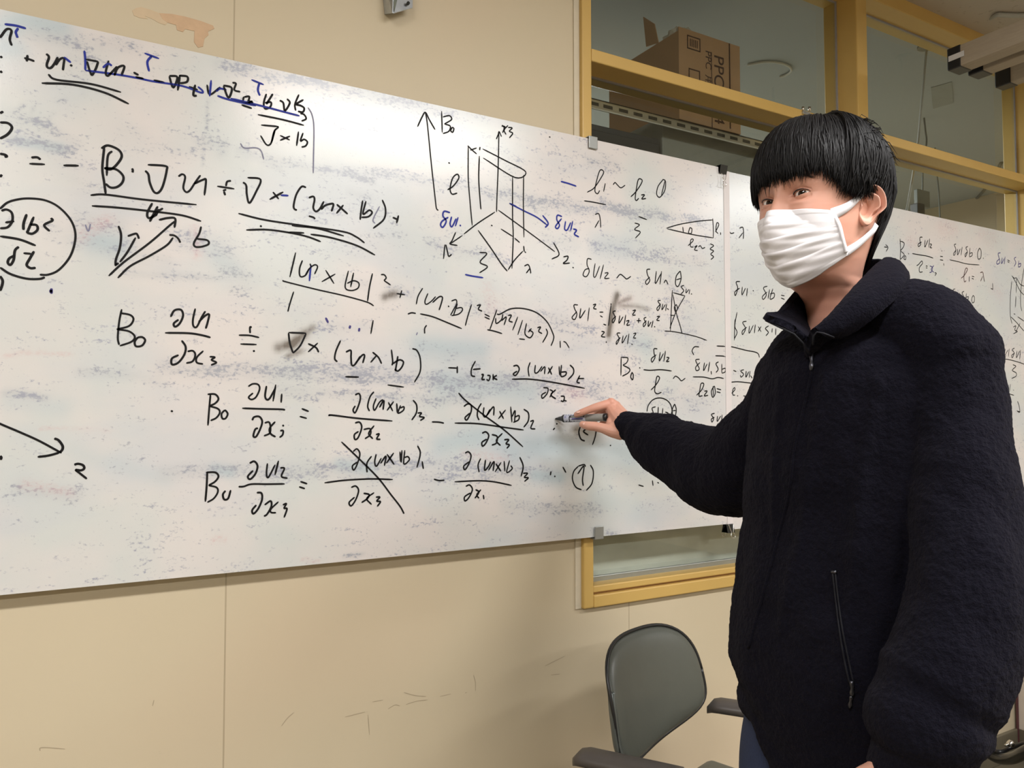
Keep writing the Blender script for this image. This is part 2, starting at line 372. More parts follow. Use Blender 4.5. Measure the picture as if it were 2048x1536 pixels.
# steel cabinets carrying the cardboard box
BX0, BX1 = onY(1358, 150, 0.20).x, onY(1480, 150, 0.20).x
BZ = onY(1478, 268, 0.20).z; BT = onY(1358, 53, 0.20).z; BTR = onY(1478, 83, 0.20).z
t = empty('storage_cabinet', (BX0+0.1, 0.5, 0), 'dull grey steel cabinet behind the glass, under the cardboard box', 'cabinet')
cx0, cx1 = onY(1325, 300, 0.2).x, BX1+0.75
box('body', (cx0, 0.2, 0), (cx1, 0.75, BZ-0.004), M['grey_cab'], t, 0.004)
t = empty('equipment_cabinet', (cx0-0.3, 0.5, 0), 'near-black equipment cabinet behind the glass, next to the grey steel cabinet', 'cabinet')
dz = onY(1250, 262, 0.2).z
box('body', (wx0b-0.1, 0.2, 0), (cx0-0.01, 0.75, dz), M['dark_cab'], t, 0.004)
box('door', (wx0b-0.09, 0.19, 0.1), (cx0-0.02, 0.2, dz-0.02), M['dark_cab'], t, 0.004)
t = empty('cardboard_box', ((BX0+BX1)/2, 0.33, BZ), 'open brown copy paper carton with printed side, behind the upper pane', 'box')
BD = 0.36
bm = bmesh.new()
wt = 0.004
bx(bm, (BX0, 0.20, BZ), (BX1, 0.20+wt, BT)); bx(bm, (BX0, 0.20+BD-wt, BZ), (BX1, 0.20+BD, BT-0.03))
bx(bm, (BX0, 0.2+wt, BZ), (BX0+wt, 0.2+BD-wt, BT-0.012)); bx(bm, (BX1-wt, 0.2+wt, BZ), (BX1, 0.2+BD-wt, BT-0.012)); bx(bm, (BX0+wt, 0.2+wt, BZ), (BX1-wt, 0.2+BD-wt, BZ+wt))
from_bm('carton', bm, M['card'], t)
thick_poly('flap', [onX(1288, 34, BX0-0.004), onX(1294, 94, BX0-0.004), onX(1318, 86, BX0-0.004), onX(1310, 48, BX0-0.004)], 0.004, M['card'], t)
box('flap_edge', (BX1-0.05, 0.1975, BZ+0.01), (BX1-0.047, 0.2, BT-0.002), M['card_ink'], t)
# printing on the carton side facing the window
def text_mesh(s, size, mat, parent, mw, name='printed_text'):
    cu = bpy.data.curves.new('t', 'FONT'); cu.body = s; cu.size = size; cu.extrude = 0.0002
    o = bpy.data.objects.new('t', cu); COL.objects.link(o); me = evaluated(o); bpy.data.objects.remove(o)
    me.transform(mw); return link(name, me, mat, parent)
def box_side(u, v):            # u across (m) from left edge, v down from the top, on the front side
    return Vector((BX0+u, 0.1992, BT-v))
bw = BX1-BX0
def side_text(s, size, u, v, squash=1.0):
    # reads downwards: text x axis -> -z, text y axis -> +x
    mw = Matrix(((0, squash, 0, BX0+u), (0, 0, -1, 0.1992), (-1, 0, 0, BT-v), (0, 0, 0, 1)))
    return text_mesh(s, size, M['card_ink'], t, mw)
side_text('PPC-LA4', 0.062, bw*0.565, 0.052); side_text('PPC', 0.036, bw*0.425, 0.048); side_text('用紙', 0.036, bw*0.425, 0.128)
bm = bmesh.new(); bx(bm, box_side(bw*0.515, 0.30)-Vector((0, 0.0003, 0)), box_side(bw*0.525, 0.05)); from_bm('print_rule', bm, M['card_ink'], t)
def print_frame(u0, v0, u1, v1, w=0.0035, bars=0):
    bm = bmesh.new()
    def r(a, b, c, d): bx(bm, (BX0+a, 0.1988, BT-d), (BX0+c, 0.1996, BT-b))
    r(u0, v0, u1, v0+w); r(u0, v1-w, u1, v1); r(u0, v0, u0+w, v1); r(u1-w, v0, u1, v1)
    for k in range(bars): r(u0+(u1-u0)*(0.22+0.13*k), v0+(v1-v0)*0.22, u0+(u1-u0)*(0.27+0.13*k), v0+(v1-v0)*0.78)
    return from_bm('print_panel', bm, M['card_ink'], t)
print_frame(bw*0.13, 0.018, bw*0.34, 0.062, bars=5); print_frame(bw*0.15, 0.124, bw*0.33, 0.17)
# crumpled plastic spilling out
bm = bmesh.new(); bmesh.ops.create_icosphere(bm, subdivisions=3, radius=1)
for v in bm.verts:
    k = 1+0.35*math.sin(7*v.co.x+3*v.co.z)*math.cos(9*v.co.y+2); v.co = Vector((BX0+0.05+v.co.x*0.036*k, 0.262+v.co.y*0.045*k, BT-0.006+v.co.z*0.034*k))
from_bm('plastic_bag', bm, M['plastic_bag'], t)
# cables and fittings on and under the ceiling of the next room
def cable(name, pts, r, mat, label): return tag(tube_obj(name, pts, r, mat), label, 'cable')
def hang(top, pts):
    """from a point on the ceiling straight down: the rest lies in the upright plane through that point"""
    p0 = onZ(*top, CEIL); return [p0+Vector((0, 0, 0.002))]+[onY(x, y, p0.y) for x, y in pts]
cable('hanging_cable', hang((1854, 92), [(1851, 120), (1847, 170), (1842, 220), (1836, 285), (1826, 350), (1812, 430), (1800, 500)]), 0.0042, M['cable'], 'pale grey cable hanging from a ceiling hole behind the second window bay')
cable('hanging_cable', hang((1848, 236), [(1851, 262), (1853, 285), (1846, 330), (1845, 380), (1842, 392)]), 0.004, M['cable_dark'], 'dark cable carrying the small hanging socket behind the second window bay')
cable('hanging_cable', hang((1870, 296), [(1874, 350), (1877, 380), (1880, 440), (1880, 520)]), 0.004, M['cable_dark'], 'dark cable hanging beyond the small socket, behind the second window bay')
cz_ = CEIL-0.004
cable('ceiling_cable', [onZ(x, y, cz_) for x, y in ((1888, 434), (1912, 428), (1932, 415), (1955, 395), (1975, 372), (1990, 350), (2003, 325))], 0.009, M['cable_dark'], 'dark cable running along the next room ceiling, behind the second window bay')
cable('cable_loop', [onZ(x, y, CEIL-0.006) for x, y in ((1495, 130), (1530, 124), (1560, 126), (1578, 133), (1582, 142), (1572, 150), (1560, 154))], 0.005, M['rail'], 'loop of grey cable on the next room ceiling, beyond the carton')
hole = onZ(1854, 92, CEIL); bm = bmesh.new(); tube(bm, [hole+Vector((0, 0, 0.0)), hole-Vector((0, 0, 0.006))], 0.035, 20)
tag(from_bm('cable_gland', bm, M['cable_dark']), 'round dark cable hole in the ceiling above the pale hanging cable', 'cable hole')
yq = onZ(1848, 236, CEIL).y
t = empty('hanging_socket', onY(1842, 420, yq), 'small dark socket hanging on a cable behind the second window bay', 'socket')
c0, c1 = onY(1829, 462, yq), onY(1842, 410, yq); box('body', (c0.x, yq-0.02, c0.z), (c1.x, yq+0.02, c1.z), simple('dark_grey_plastic', (0.035, 0.035, 0.032), 0.5), t, 0.004)
c0, c1 = onY(1832, 412, yq), onY(1856, 384, yq); box('bracket', (c0.x, yq-0.01, c0.z), (c1.x, yq+0.01, c1.z), M['cable_dark'], t, 0.004)
thp = [onZ(x, y, CEIL-0.003) for x, y in ((1862, 176), (1904, 164), (1907, 206), (1866, 218))]
tag(thick_poly('ceiling_plate', thp, 0.003, simple('greenish_grey_plate', (0.33, 0.345, 0.32), 0.7), None), 'grey patch plate on the next room ceiling beside the hanging cable', 'plate')

# pale blotchy panel leaning behind the lower sash
def mat_panel():
    m, nt, b = mat_new('blotchy_pale_panel'); v = coords(nt, (1, 1, 1.6)); c = mix(nt, ramp(nt, noise(nt, v, 5, 3), [(0.35, 0.0), (0.65, 1.0)]), (0.72, 0.70, 0.63), (0.92, 0.90, 0.82)); L(nt, c, b.inputs['Base Color']); b.inputs['Roughness'].default_value = 0.55; return m
PZ = onY(1300, 1040, 0.10).z
t = empty('backing_panel', (1.5, 0.068, s1), 'pale blotchy panel standing behind the glass below the whiteboard', 'panel')
box('panel', (wx0b+0.02, 0.0655, s1+0.002), (mul0-0.004, 0.0705, PZ+0.03), mat_panel(), t)

# small bright clips on top of the transom, beside the mullion
t = empty('window_latch', onY(1612, 222, FY), 'small shiny latch on the transom near the mullion', 'latch')
for px in (1606, 1619):
    p = onY(px, 222, FY-0.003); bm = bmesh.new(); tube(bm, [p, p+Vector((0, 0, 0.013))], 0.004, 10); from_bm('pin', bm, M['chrome'], t, True)
p = onY(1612, 226, FY-0.003); box('latch_plate', (p.x-0.016, p.y-0.004, p.z-0.006), (p.x+0.016, p.y+0.012, p.z+0.003), M['galv'], t, 0.001)

# ---------------------------------------------------------------- timber rack under the ceiling
RZ = 2.36
t = empty('timber_rack', onZ(1960, 150, RZ), 'pale timber rack with black taped ends hanging under the ceiling', 'rack')
cl = [(1896, 141, 0.066, 1922, 0.062), (1937, 151, 0.066, 1967, 0.055), (1991, 175, 0.068, 2022, 0.045)]
rx = []
for i, (px, py, h, px2, w) in enumerate(cl):
    p = onZ(px, py, RZ); rx.append(p)
    q = onX(px2, py-12, p.x)
    y1 = min(q.y, p.y-0.03); 
    o = box('timber', (p.x, -2.3, RZ), (p.x+w, p.y, RZ+h), M['timber'], t, 0.003)
    box('end_cap', (p.x-0.002, y1, RZ-0.002), (p.x+w+0.002, p.y+0.002, RZ+h+0.002), M['black_plastic'], t, 0.004)
p = rx[0]
box('cross_batten', (rx[0].x-0.05, -0.62, RZ+0.066), (rx[2].x+0.5, -0.56, RZ+0.10), M['timber'], t, 0.002)
box('cross_batten', (rx[0].x-0.05, -1.6, RZ+0.066), (rx[2].x+0.5, -1.54, RZ+0.10), M['timber'], t, 0.002)
q0 = onX(1922, 118, rx[0].x-0.003); 
lab = box('label_tape', (rx[0].x-0.0035, rx[0].y-0.052, RZ+0.025), (rx[0].x-0.002, rx[0].y-0.004, RZ+0.042), simple('white_label', (0.62, 0.6, 0.58), 0.5), t)
for yy in (-0.59, -1.57):
    for k in (0, 2):
        X = rx[k].x+0.03; tube_obj('hanger_rod', [(X, yy, RZ+0.10), (X, yy, CEIL)], 0.005, M['galv'], t, 8, 0)
cable('ceiling_cable', [onZ(1982, 36, CEIL+0.004)]+[onZ(x, y, CEIL-0.009) for x, y in ((1994, 30), (2006, 30), (2030, 31), (2060, 30))], 0.008, M['cable'], 'pale cable coming out of the ceiling above the timber rack')

# ---------------------------------------------------------------- cabinet in the right corner with a picture card
CX = onY(2028, 1400, 0).x
ctop = onX(2046, 1010, CX).z
t = empty('side_cabinet', (CX+0.4, -0.25, 0), 'pinkish white steel cabinet with olive plinth in the wall corner', 'cabinet')
box('body', (CX, -0.5, 0.105), (CX+0.85, -0.013, ctop), M['cabinet'], t, 0.003)
box('plinth', (CX+0.002, -0.495, 0.0), (CX+0.84, -0.013, 0.105), M['plinth'], t)
box('edge_strip', (CX-0.004, -0.016, 0.0), (CX+0.001, -0.008, ctop), M['maroon'], t)
box('top_edge', (CX-0.002, -0.5, ctop-0.006), (CX+0.85, -0.013, ctop+0.002), simple('olive_edging', (0.16, 0.17, 0.08), 0.5), t)
p0, p1 = onX(2040.5, 1072, CX-0.004), onX(2062, 1014, CX-0.004)
t2 = empty('picture_card', p0, 'small bluish card stuck on the side of the corner cabinet', 'card')
box('card', (CX-0.004, p1.y, p0.z), (CX-0.001, p0.y, p1.z), simple('mottled_blue_grey_print', (0.36, 0.37, 0.50), 0.35, 0, 0.6, 26), t2)
box('card_edge', (CX-0.005, p1.y, p0.z-0.004), (CX-0.001, p0.y, p0.z+0.003), M['black_plastic'], t2)
for py in (1078, 1214):
    p = onX(2041, py, CX-0.003); bm = bmesh.new()
    tube(bm, [p+Vector((0, 0.006*math.cos(a), 0.006*math.sin(a))) for a in np.linspace(-2.2, 2.2, 12)], 0.0015, 6); from_bm('hook', bm, M['steel'], t, True)

# ---------------------------------------------------------------- black case with a carrying handle, bottom right
hp = [at(1978, 1507, 2.42), at(2000, 1517, 2.38), at(2025, 1516, 2.32), at(2050, 1504, 2.25), at(2078, 1490, 2.2)]
t = empty('carrying_case', Vector((hp[-1].x+0.25, hp[-1].y, 0)), 'black case with a curved carrying handle on the floor by the corner cabinet', 'case')
tube_obj('handle', hp, 0.017, simple('glossy_black_grip', (0.016, 0.017, 0.016), 0.22), t, 14, 8)
tube_obj('handle_spine', [hp[0]+Vector((0, 0, .018)), hp[1]+Vector((0, 0, .02)), at(2024, 1494, 2.4), at(2060, 1484, 2.35)], 0.007, M['black_plastic'], t, 10, 6)
for px, py, d in ((1985, 1499, 2.40), (2021, 1486, 2.38)):
    p = at(px, py, d); bm = bmesh.new(); tube(bm, [p-Vector((0, 0, 0.008)), p, p+Vector((0.004, 0, 0.007))], [0.012, 0.011, 0.006], 14); from_bm('stud', bm, M['chrome'], t, True)
    tube_obj('link', [p+Vector((-0.022, 0.004, -0.004)), p+Vector((0, 0, -0.002))], 0.004, M['chrome'], t, 8, 0)
e = hp[-1]; box('body', (e.x+0.0, e.y-0.34, 0.0), (e.x+0.5, e.y+0.0, e.z+0.03), M['black_plastic'], t, 0.02)
# ================================================================== whiteboards
BY = -0.034          # writing surface
BT_ = 0.004
def bp(px, py): return onY(px, py, BY)
seam = bp(1444, 700).x
# top and bottom from two picture points each (straight, level panels)
ztop = sum(bp(x, y).z for x, y in ((300, 82), (900, 216), (1440, 336)))/3
zbot = sum(bp(x, y).z for x, y in ((300, 1159), (900, 1104), (1180, 1075)))/3
ztop2 = sum(bp(x, y).z for x, y in ((1500, 352), (1800, 418), (2040, 471)))/3
zbot2 = sum(bp(x, y).z for x, y in ((1480, 1054), (2040, 1002)))/2
bx0, bx1 = -0.72, 3.62
SEAM_GAP = 0.002
print('board', ztop, zbot, ztop2, zbot2, seam, 'ctop', ctop)
# --- smear field: r speckled grey residue, g blue-green wash, b brown-grey solid smear, a pinkish residue
SM = []
def sm(ch, w, s, *pts):
    for (a, b) in zip(pts[:-1], pts[1:]): SM.append((ch, w, s, a, b))
R_, G_, B_, A_ = 0, 1, 2, 3
sm(R_, 15, .75, (440, 128), (560, 150), (690, 178), (800, 200), (900, 228)); sm(R_, 9, .5, (560, 145), (700, 190))
sm(R_, 9, .7, (480, 300), (520, 315), (560, 335)); sm(R_, 11, .8, (530, 318), (640, 338), (760, 345), (900, 368)); sm(R_, 8, 1.1, (650, 335), (690, 345), (745, 362)); sm(R_, 7, .9, (790, 350), (850, 365))
sm(R_, 14, .7, (905, 365), (980, 385), (1060, 400), (1150, 415), (1200, 420)); sm(R_, 11, 1.1, (1205, 408), (1255, 425), (1330, 432)); sm(R_, 9, .7, (1330, 432), (1400, 442))
sm(R_, 16, .55, (1190, 495), (1260, 500), (1330, 510)); sm(G_, 26, .6, (1200, 490), (1250, 498)); sm(R_, 13, .5, (860, 490), (950, 508), (1010, 520))
sm(R_, 13, .5, (1090, 480), (1150, 490)); sm(R_, 12, .45, (1300, 515), (1400, 525))
sm(R_, 20, .8, (330, 735), (470, 742), (640, 742), (760, 752), (850, 760)); sm(R_, 10, .8, (600, 752), (700, 758), (850, 768)); sm(R_, 18, .8, (860, 762), (1000, 765), (1130, 770), (1200, 785)); sm(G_, 26, .8, (890, 765), (960, 775), (1060, 780))
sm(R_, 13, .6, (560, 782), (700, 790), (860, 800), (960, 790)); sm(R_, 12, .5, (1200, 770), (1300, 790), (1400, 800))
sm(R_, 16, .7, (330, 945), (450, 938), (560, 945), (700, 935), (850, 932), (980, 938), (1100, 948)); sm(R_, 9, .6, (680, 952), (780, 958)); sm(R_, 10, .7, (840, 955), (1040, 948)); sm(G_, 14, 1.0, (1070, 950), (1120, 955)); sm(G_, 12, .9, (430, 938), (460, 945)); sm(G_, 14, .9, (680, 928), (740, 938))
sm(G_, 34, .75, (1060, 895), (1150, 895), (1290, 905)); sm(G_, 22, .65, (880, 890), (960, 872)); sm(G_, 24, .7, (1000, 880), (1030, 905)); sm(G_, 22, .8, (840, 690), (960, 700)); sm(G_, 24, .5, (850, 705), (960, 720)); sm(R_, 18, .35, (840, 700), (960, 715))
sm(G_, 30, .9, (-30, 70), (50, 40), (120, 55)); sm(G_, 26, .7, (-30, 90), (30, 95)); sm(R_, 20, .5, (60, 70), (170, 90), (260, 90)); sm(R_, 12, .4, (120, 110), (200, 120))
sm(R_, 14, .55, (20, 230), (90, 250), (150, 290)); sm(R_, 11, .95, (20, 278), (70, 288), (140, 300)); sm(G_, 12, .8, (40, 285), (120, 296)); sm(R_, 5, .9, (26, 228), (46, 212)); sm(R_, 3, .8, (63, 212), (75, 250), (80, 258), (95, 250), (105, 225)); sm(R_, 3, .6, (115, 205), (132, 196))
sm(R_, 26, .45, (120, 460), (240, 500), (330, 520)); sm(G_, 30, .9, (190, 480), (235, 490)); sm(R_, 34, .6, (370, 480), (440, 500), (480, 560)); sm(R_, 9, .6, (250, 545), (330, 550), (490, 560)); sm(R_, 20, .5, (160, 440), (240, 450))
sm(R_, 5, .8, (152, 440), (154, 500)); sm(A_, 14, .8, (165, 470), (215, 440)); sm(A_, 9, .8, (390, 455), (395, 510)); sm(G_, 20, .4, (400, 480), (470, 540))
sm(R_, 8, .9, (10, 785), (40, 788), (90, 795)); sm(G_, 24, .4, (20, 800), (120, 815)); sm(R_, 16, .5, (40, 975), (90, 985), (150, 990)); sm(A_, 10, .7, (50, 970), (140, 985)); sm(R_, 10, .5, (160, 745), (320, 755)); sm(A_, 4, .7, (10, 712), (60, 704), (140, 708)); sm(A_, 3, .7, (80, 858), (220, 860)); sm(G_, 20, .3, (150, 905), (330, 960))
sm(R_, 30, .35, (60, 260), (180, 380)); sm(R_, 28, .3, (250, 270), (330, 300), (420, 290)); sm(R_, 12, .6, (395, 285), (450, 290), (440, 310)); sm(R_, 3, .7, (418, 195), (410, 280), (405, 330)); sm(R_, 3, .5, (170, 140), (168, 190))
sm(R_, 24, .4, (940, 610), (1060, 640), (1180, 660)); sm(R_, 16, .55, (1080, 632), (1150, 645)); sm(R_, 14, .5, (1220, 690), (1300, 690)); sm(R_, 40, .25, (1000, 300), (1100, 350)); sm(R_, 12, .5, (1180, 320), (1230, 330)); sm(R_, 26, .35, (1340, 560), (1380, 680)); sm(G_, 18, .6, (1260, 680), (1290, 690))
sm(R_, 24, .45, (1280, 790), (1340, 790), (1400, 800)); sm(A_, 12, .7, (1140, 780), (1160, 790)); sm(A_, 14, .5, (975, 575), (985, 620)); sm(A_, 10, .5, (930, 905), (1010, 920)); sm(R_, 14, .5, (1010, 1010), (1200, 1020)); sm(G_, 22, .35, (1200, 1000), (1300, 1030))
sm(R_, 26, .3, (560, 470), (700, 500), (800, 470)); sm(R_, 20, .35, (600, 430), (680, 420)); sm(R_, 8, .6, (700, 385), (740, 395)); sm(R_, 9, .6, (690, 560), (730, 570)); sm(R_, 10, .6, (780, 575), (820, 590)); sm(R_, 14, .35, (640, 650), (730, 655)); sm(R_, 10, .4, (240, 740), (330, 770))
sm(B_, 9, .75, (558, 695), (590, 685), (608, 668)); sm(B_, 7, .5, (590, 680), (625, 656)); sm(B_, 6, .5, (575, 712), (603, 702)); sm(B_, 9, .8, (583, 690), (598, 676)); sm(B_, 7, .75, (769, 594), (778, 590), (790, 588)); sm(B_, 6, .8, (1217, 670), (1222, 640), (1228, 610), (1234, 590)); sm(B_, 4, .5, (1232, 608), (1260, 596)); sm(B_, 4, .45, (1240, 612), (1270, 612), (1296, 619)); sm(B_, 4, .4, (1215, 665), (1218, 680)); sm(A_, 8, .6, (1240, 605), (1260, 598))
sm(R_, 8, .3, (1130, 700), (1200, 680), (1330, 660)); sm(A_, 5, .9, (427, 1081), (437, 1077), (447, 1081)); sm(R_, 5, .9, (1216, 1066), (1232, 1068)); sm(R_, 4, .9, (688, 1112), (725, 1108)); sm(A_, 3, .8, (605, 1119), (640, 1124))
sm(A_, 10, .6, (1820, 484), (1830, 488)); sm(A_, 14, .5, (1885, 452), (1905, 455)); sm(A_, 14, .5, (1965, 465), (1985, 475)); sm(A_, 10, .4, (1985, 575), (2000, 590))
def make_board(name, x0, x1, z0, z1, y, label, step=0.0062):
    root = empty(name, ((x0+x1)/2, y+BT_, z0), label, 'whiteboard', 'whiteboards on the back wall')
    nx = int((x1-x0)/step)+1; nz = int((z1-z0)/step)+1
    X, Z = np.meshgrid(np.linspace(x0, x1, nx), np.linspace(z0, z1, nz))
    F = np.zeros((4,)+X.shape)
    for ch, w, s, a, b in SM:
        pa, pb = bp(*a), bp(*b); pw = (bp(a[0]+10, a[1])-bp(a[0], a[1])).length/10*0.5+(bp(a[0], a[1]+10)-bp(a[0], a[1])).length/10*0.5
        sg = w*pw; m = (X > min(pa.x, pb.x)-4*sg) & (X < max(pa.x, pb.x)+4*sg) & (Z > min(pa.z, pb.z)-4*sg) & (Z < max(pa.z, pb.z)+4*sg)
        if not m.any(): continue
        dx, dz = pb.x-pa.x, pb.z-pa.z; l2 = dx*dx+dz*dz+1e-12
        t = np.clip(((X[m]-pa.x)*dx+(Z[m]-pa.z)*dz)/l2, 0, 1); d2 = (X[m]-pa.x-t*dx)**2+(Z[m]-pa.z-t*dz)**2
        g = s*np.exp(-d2/(2*(sg*0.75)**2)); F[ch][m] = np.maximum(F[ch][m], g)
    v = np.stack([X.ravel(), np.full(X.size, y), Z.ravel()], 1)
    i = np.arange(nx*nz).reshape(nz, nx)
    q = np.stack([i[:-1, :-1].ravel(), i[:-1, 1:].ravel(), i[1:, 1:].ravel(), i[1:, :-1].ravel()], 1)
    me = bpy.data.meshes.new('writing_surface'); me.from_pydata(v.tolist(), [], q.tolist()); me.update()
    at_ = me.color_attributes.new('residue', 'FLOAT_COLOR', 'POINT')
    at_.data.foreach_set('color', np.stack([f.ravel() for f in F], 1).ravel().astype(np.float32))
    link('writing_surface', me, M['board'], root)
    box('panel_core', (x0, y+0.0002, z0), (x1, y+BT_, z1), M['board_edge'], root)
    return root
def mat_board():
    m, nt, b = mat_new('marked_whiteboard'); v = coords(nt)
    at_ = N(nt, 'ShaderNodeAttribute', attribute_name='residue'); sp = N(nt, 'ShaderNodeSeparateColor'); L(nt, at_.outputs['Color'], sp.inputs[0])
    vs_ = coords(nt, (0.55, 1, 1.5))
    base = mix(nt, ramp(nt, noise(nt, v, 3.2, 3), [(0.42, 0.0), (0.6, 1.0)]), (0.69, 0.645, 0.625), (0.605, 0.625, 0.61))
    base = mix(nt, math_(nt, 'MULTIPLY', ramp(nt, noise(nt, coords(nt, (0.6, 1, 1.6)), 4.5, 3), [(0.48, 0.0), (0.66, 1.0)]), 0.48), base, (0.535, 0.57, 0.615))
    base = mix(nt, math_(nt, 'MULTIPLY', sp.outputs[1], 0.75), base, (0.40, 0.51, 0.56))
    # speckles: density threshold on fine noise
    fine = noise(nt, coords(nt, (0.75, 1, 1.15)), 170, 3, 0.7); mid = noise(nt, vs_, 38, 4, 0.65); low = noise(nt, coords(nt, (0.5, 1, 1.2)), 7, 4)
    # residue only where the board has been used: fades out towards the clean lower strip and the right sheet (R has it)
    dens = math_(nt, 'ADD', sp.outputs[0], math_(nt, 'MULTIPLY', math_(nt, 'SUBTRACT', low, 0.40), 1.0))
    th = math_(nt, 'ADD', math_(nt, 'MULTIPLY', fine, 0.55), math_(nt, 'MULTIPLY', mid, 0.45))
    s = math_(nt, 'SUBTRACT', math_(nt, 'ADD', th, math_(nt, 'MULTIPLY', dens, 0.145)), 0.592)
    spk = math_(nt, 'MULTIPLY', s, 10.0, True)
    cspk = mix(nt, noise(nt, v, 6, 2), (0.27, 0.28, 0.31), (0.30, 0.31, 0.46))
    c = mix(nt, math_(nt, 'MULTIPLY', spk, 0.85), base, cspk)
    veil = math_(nt, 'MULTIPLY', sp.outputs[0], math_(nt, 'MULTIPLY', mid, 0.85), True)
    c = mix(nt, veil, c, (0.40, 0.42, 0.45))
    pk = N(nt, 'ShaderNodeAttribute', attribute_name='residue')
    pnk = math_(nt, 'MULTIPLY', pk.outputs['Alpha'], math_(nt, 'MULTIPLY', math_(nt, 'SUBTRACT', fine, 0.32), 2.6, True), True)
    c = mix(nt, math_(nt, 'MULTIPLY', pnk, 0.6), c, (0.62, 0.33, 0.34))
    streak = noise(nt, coords(nt, (1, 1, 0.3)), 60, 3)
    brn = math_(nt, 'MULTIPLY', math_(nt, 'MULTIPLY', sp.outputs[2], math_(nt, 'ADD', streak, 0.45)), 1.45, True)
    c = mix(nt, brn, c, (0.17, 0.145, 0.125))
    L(nt, c, b.inputs['Base Color']); b.inputs['Roughness'].default_value = 0.25; b.inputs['Specular IOR Level'].default_value = 0.7
    bump(nt, b, noise(nt, v, 420, 2), 0.10, 0.0006)
    return m
M['board'] = mat_board()
M['board_edge'] = simple('white_panel_edge', (0.74, 0.72, 0.67), 0.4, 0, 0.03)
board_l = make_board('whiteboard', bx0, seam+0.0128, zbot, ztop, BY, 'long whiteboard crowded with black equations, a box diagram and grey smears')
SM = [s for s in SM if s[0] == A_]
M['board_keep'] = M['board']
board_r = make_board('whiteboard', seam+0.0135, bx1, zbot2, ztop2, BY, 'cleaner whiteboard beyond the clipped joint, partly hidden behind the person')
# joint strip between the two sheets
box('edge_strip', (seam+0.0122, BY-0.0014, zbot2), (seam+0.034, BY-0.0003, ztop2-0.0), simple('pinkish_white_strip', (0.70, 0.65, 0.645), 0.4, 0, 0.04), board_r)
# ---------------------------------------------------------------- clamps and clips on the board edges
def edge_clamp(px, zc_, sgn, label):
    X = bp(px, 600).x; t = empty('edge_clamp', (X, BY, zc_), label, 'clamp', 'grey clamps on the whiteboard edge'); w = 0.0135
    pr = [(-0.016, 0.004), (0.0, 0.004), (0.0, -0.032)]
    ylo, yhi = BY-0.006, FY-0.002
    bm = bmesh.new()
    bx(bm, (X-w, ylo, min(zc_-sgn*0.026, zc_+sgn*0.006)), (X+w, ylo+0.003, max(zc_-sgn*0.026, zc_+sgn*0.006)))
    from_bm('front_lip', bm, M['steel'], t); bevel(t.children[-1], 0.0015)
    box('bridge', (X-w, ylo+0.003, zc_+min(sgn*0.003, sgn*0.006)), (X+w, yhi, zc_+max(sgn*0.003, sgn*0.006)), M['steel'], t, 0.001)
    return t
edge_clamp(1185.5, ztop, 1, 'grey steel clamp on the top edge of the crowded whiteboard'); edge_clamp(1194, zbot, -1, 'grey steel clamp on the bottom edge of the crowded whiteboard')
def binder_clip(px, zc_, sgn, label):
    X = bp(px, 600).x; t = empty('binder_clip', (X, BY, zc_), label, 'binder clip', 'binder clips at the whiteboard joint'); w = 0.0135
    pr = [(BY-0.0075, -0.001), (BY-0.0035, 0.0), (BY-0.0018, -0.019), (BY-0.0035, -0.0205), (BY-0.0065, -0.0195)]
    def prof(yz): return [(y, zc_+sgn*(z+0.0035)) for y, z in yz]
    outer = [(BY-0.003, -0.020), (BY-0.0045, -0.0195), (BY-0.010, 0.0035), (BY+BT_+0.010, 0.0035), (BY+BT_+0.0045, -0.0195), (BY+BT_+0.003, -0.020)]
    inner = [(BY-0.0008, -0.0185), (BY-0.0085, 0.002), (BY+BT_+0.0085, 0.002), (BY+BT_+0.0008, -0.0185)]
    P = prof(outer+inner[::-1]); bm = bmesh.new()
    A = [bm.verts.new((X-w, y, z)) for y, z in P]; B = [bm.verts.new((X+w, y, z)) for y, z in P]; n = len(P)
    for i in range(n): bm.faces.new((A[i], A[(i+1) % n], B[(i+1) % n], B[i]))
    bm.faces.new(A[::-1]); bm.faces.new(B); bmesh.ops.triangulate(bm, faces=[f for f in bm.faces if len(f.verts) > 4])
    from_bm('clip_body', bm, M['black_metal'], t)
    z0_ = zc_-sgn*0.0165
    for side in (-1, 1):
        yb = BY-0.0062 if side < 0 else BY+BT_+0.006
        pts = [(-0.009, 0), (-0.0062, 0.012), (-0.0035, 0.022), (-0.0068, 0.028), (-0.006, 0.0345), (0.0, 0.037), (0.006, 0.0345), (0.0068, 0.028), (0.0035, 0.022), (0.0062, 0.012), (0.009, 0)]
        lean = 0.25 if sgn < 0 else 0.03
        tube_obj('wire_handle', [(X+a, yb+side*(0.002+b*lean), z0_-b) for a, b in pts], 0.0009, M['chrome'], t, 8, 4)
    return t
binder_clip(1446.5, ztop-0.002, 1, 'black binder clip on the top edge of the whiteboard joint')
binder_clip(1452.5, zbot2, -1, 'black binder clip on the bottom edge of the whiteboard joint')
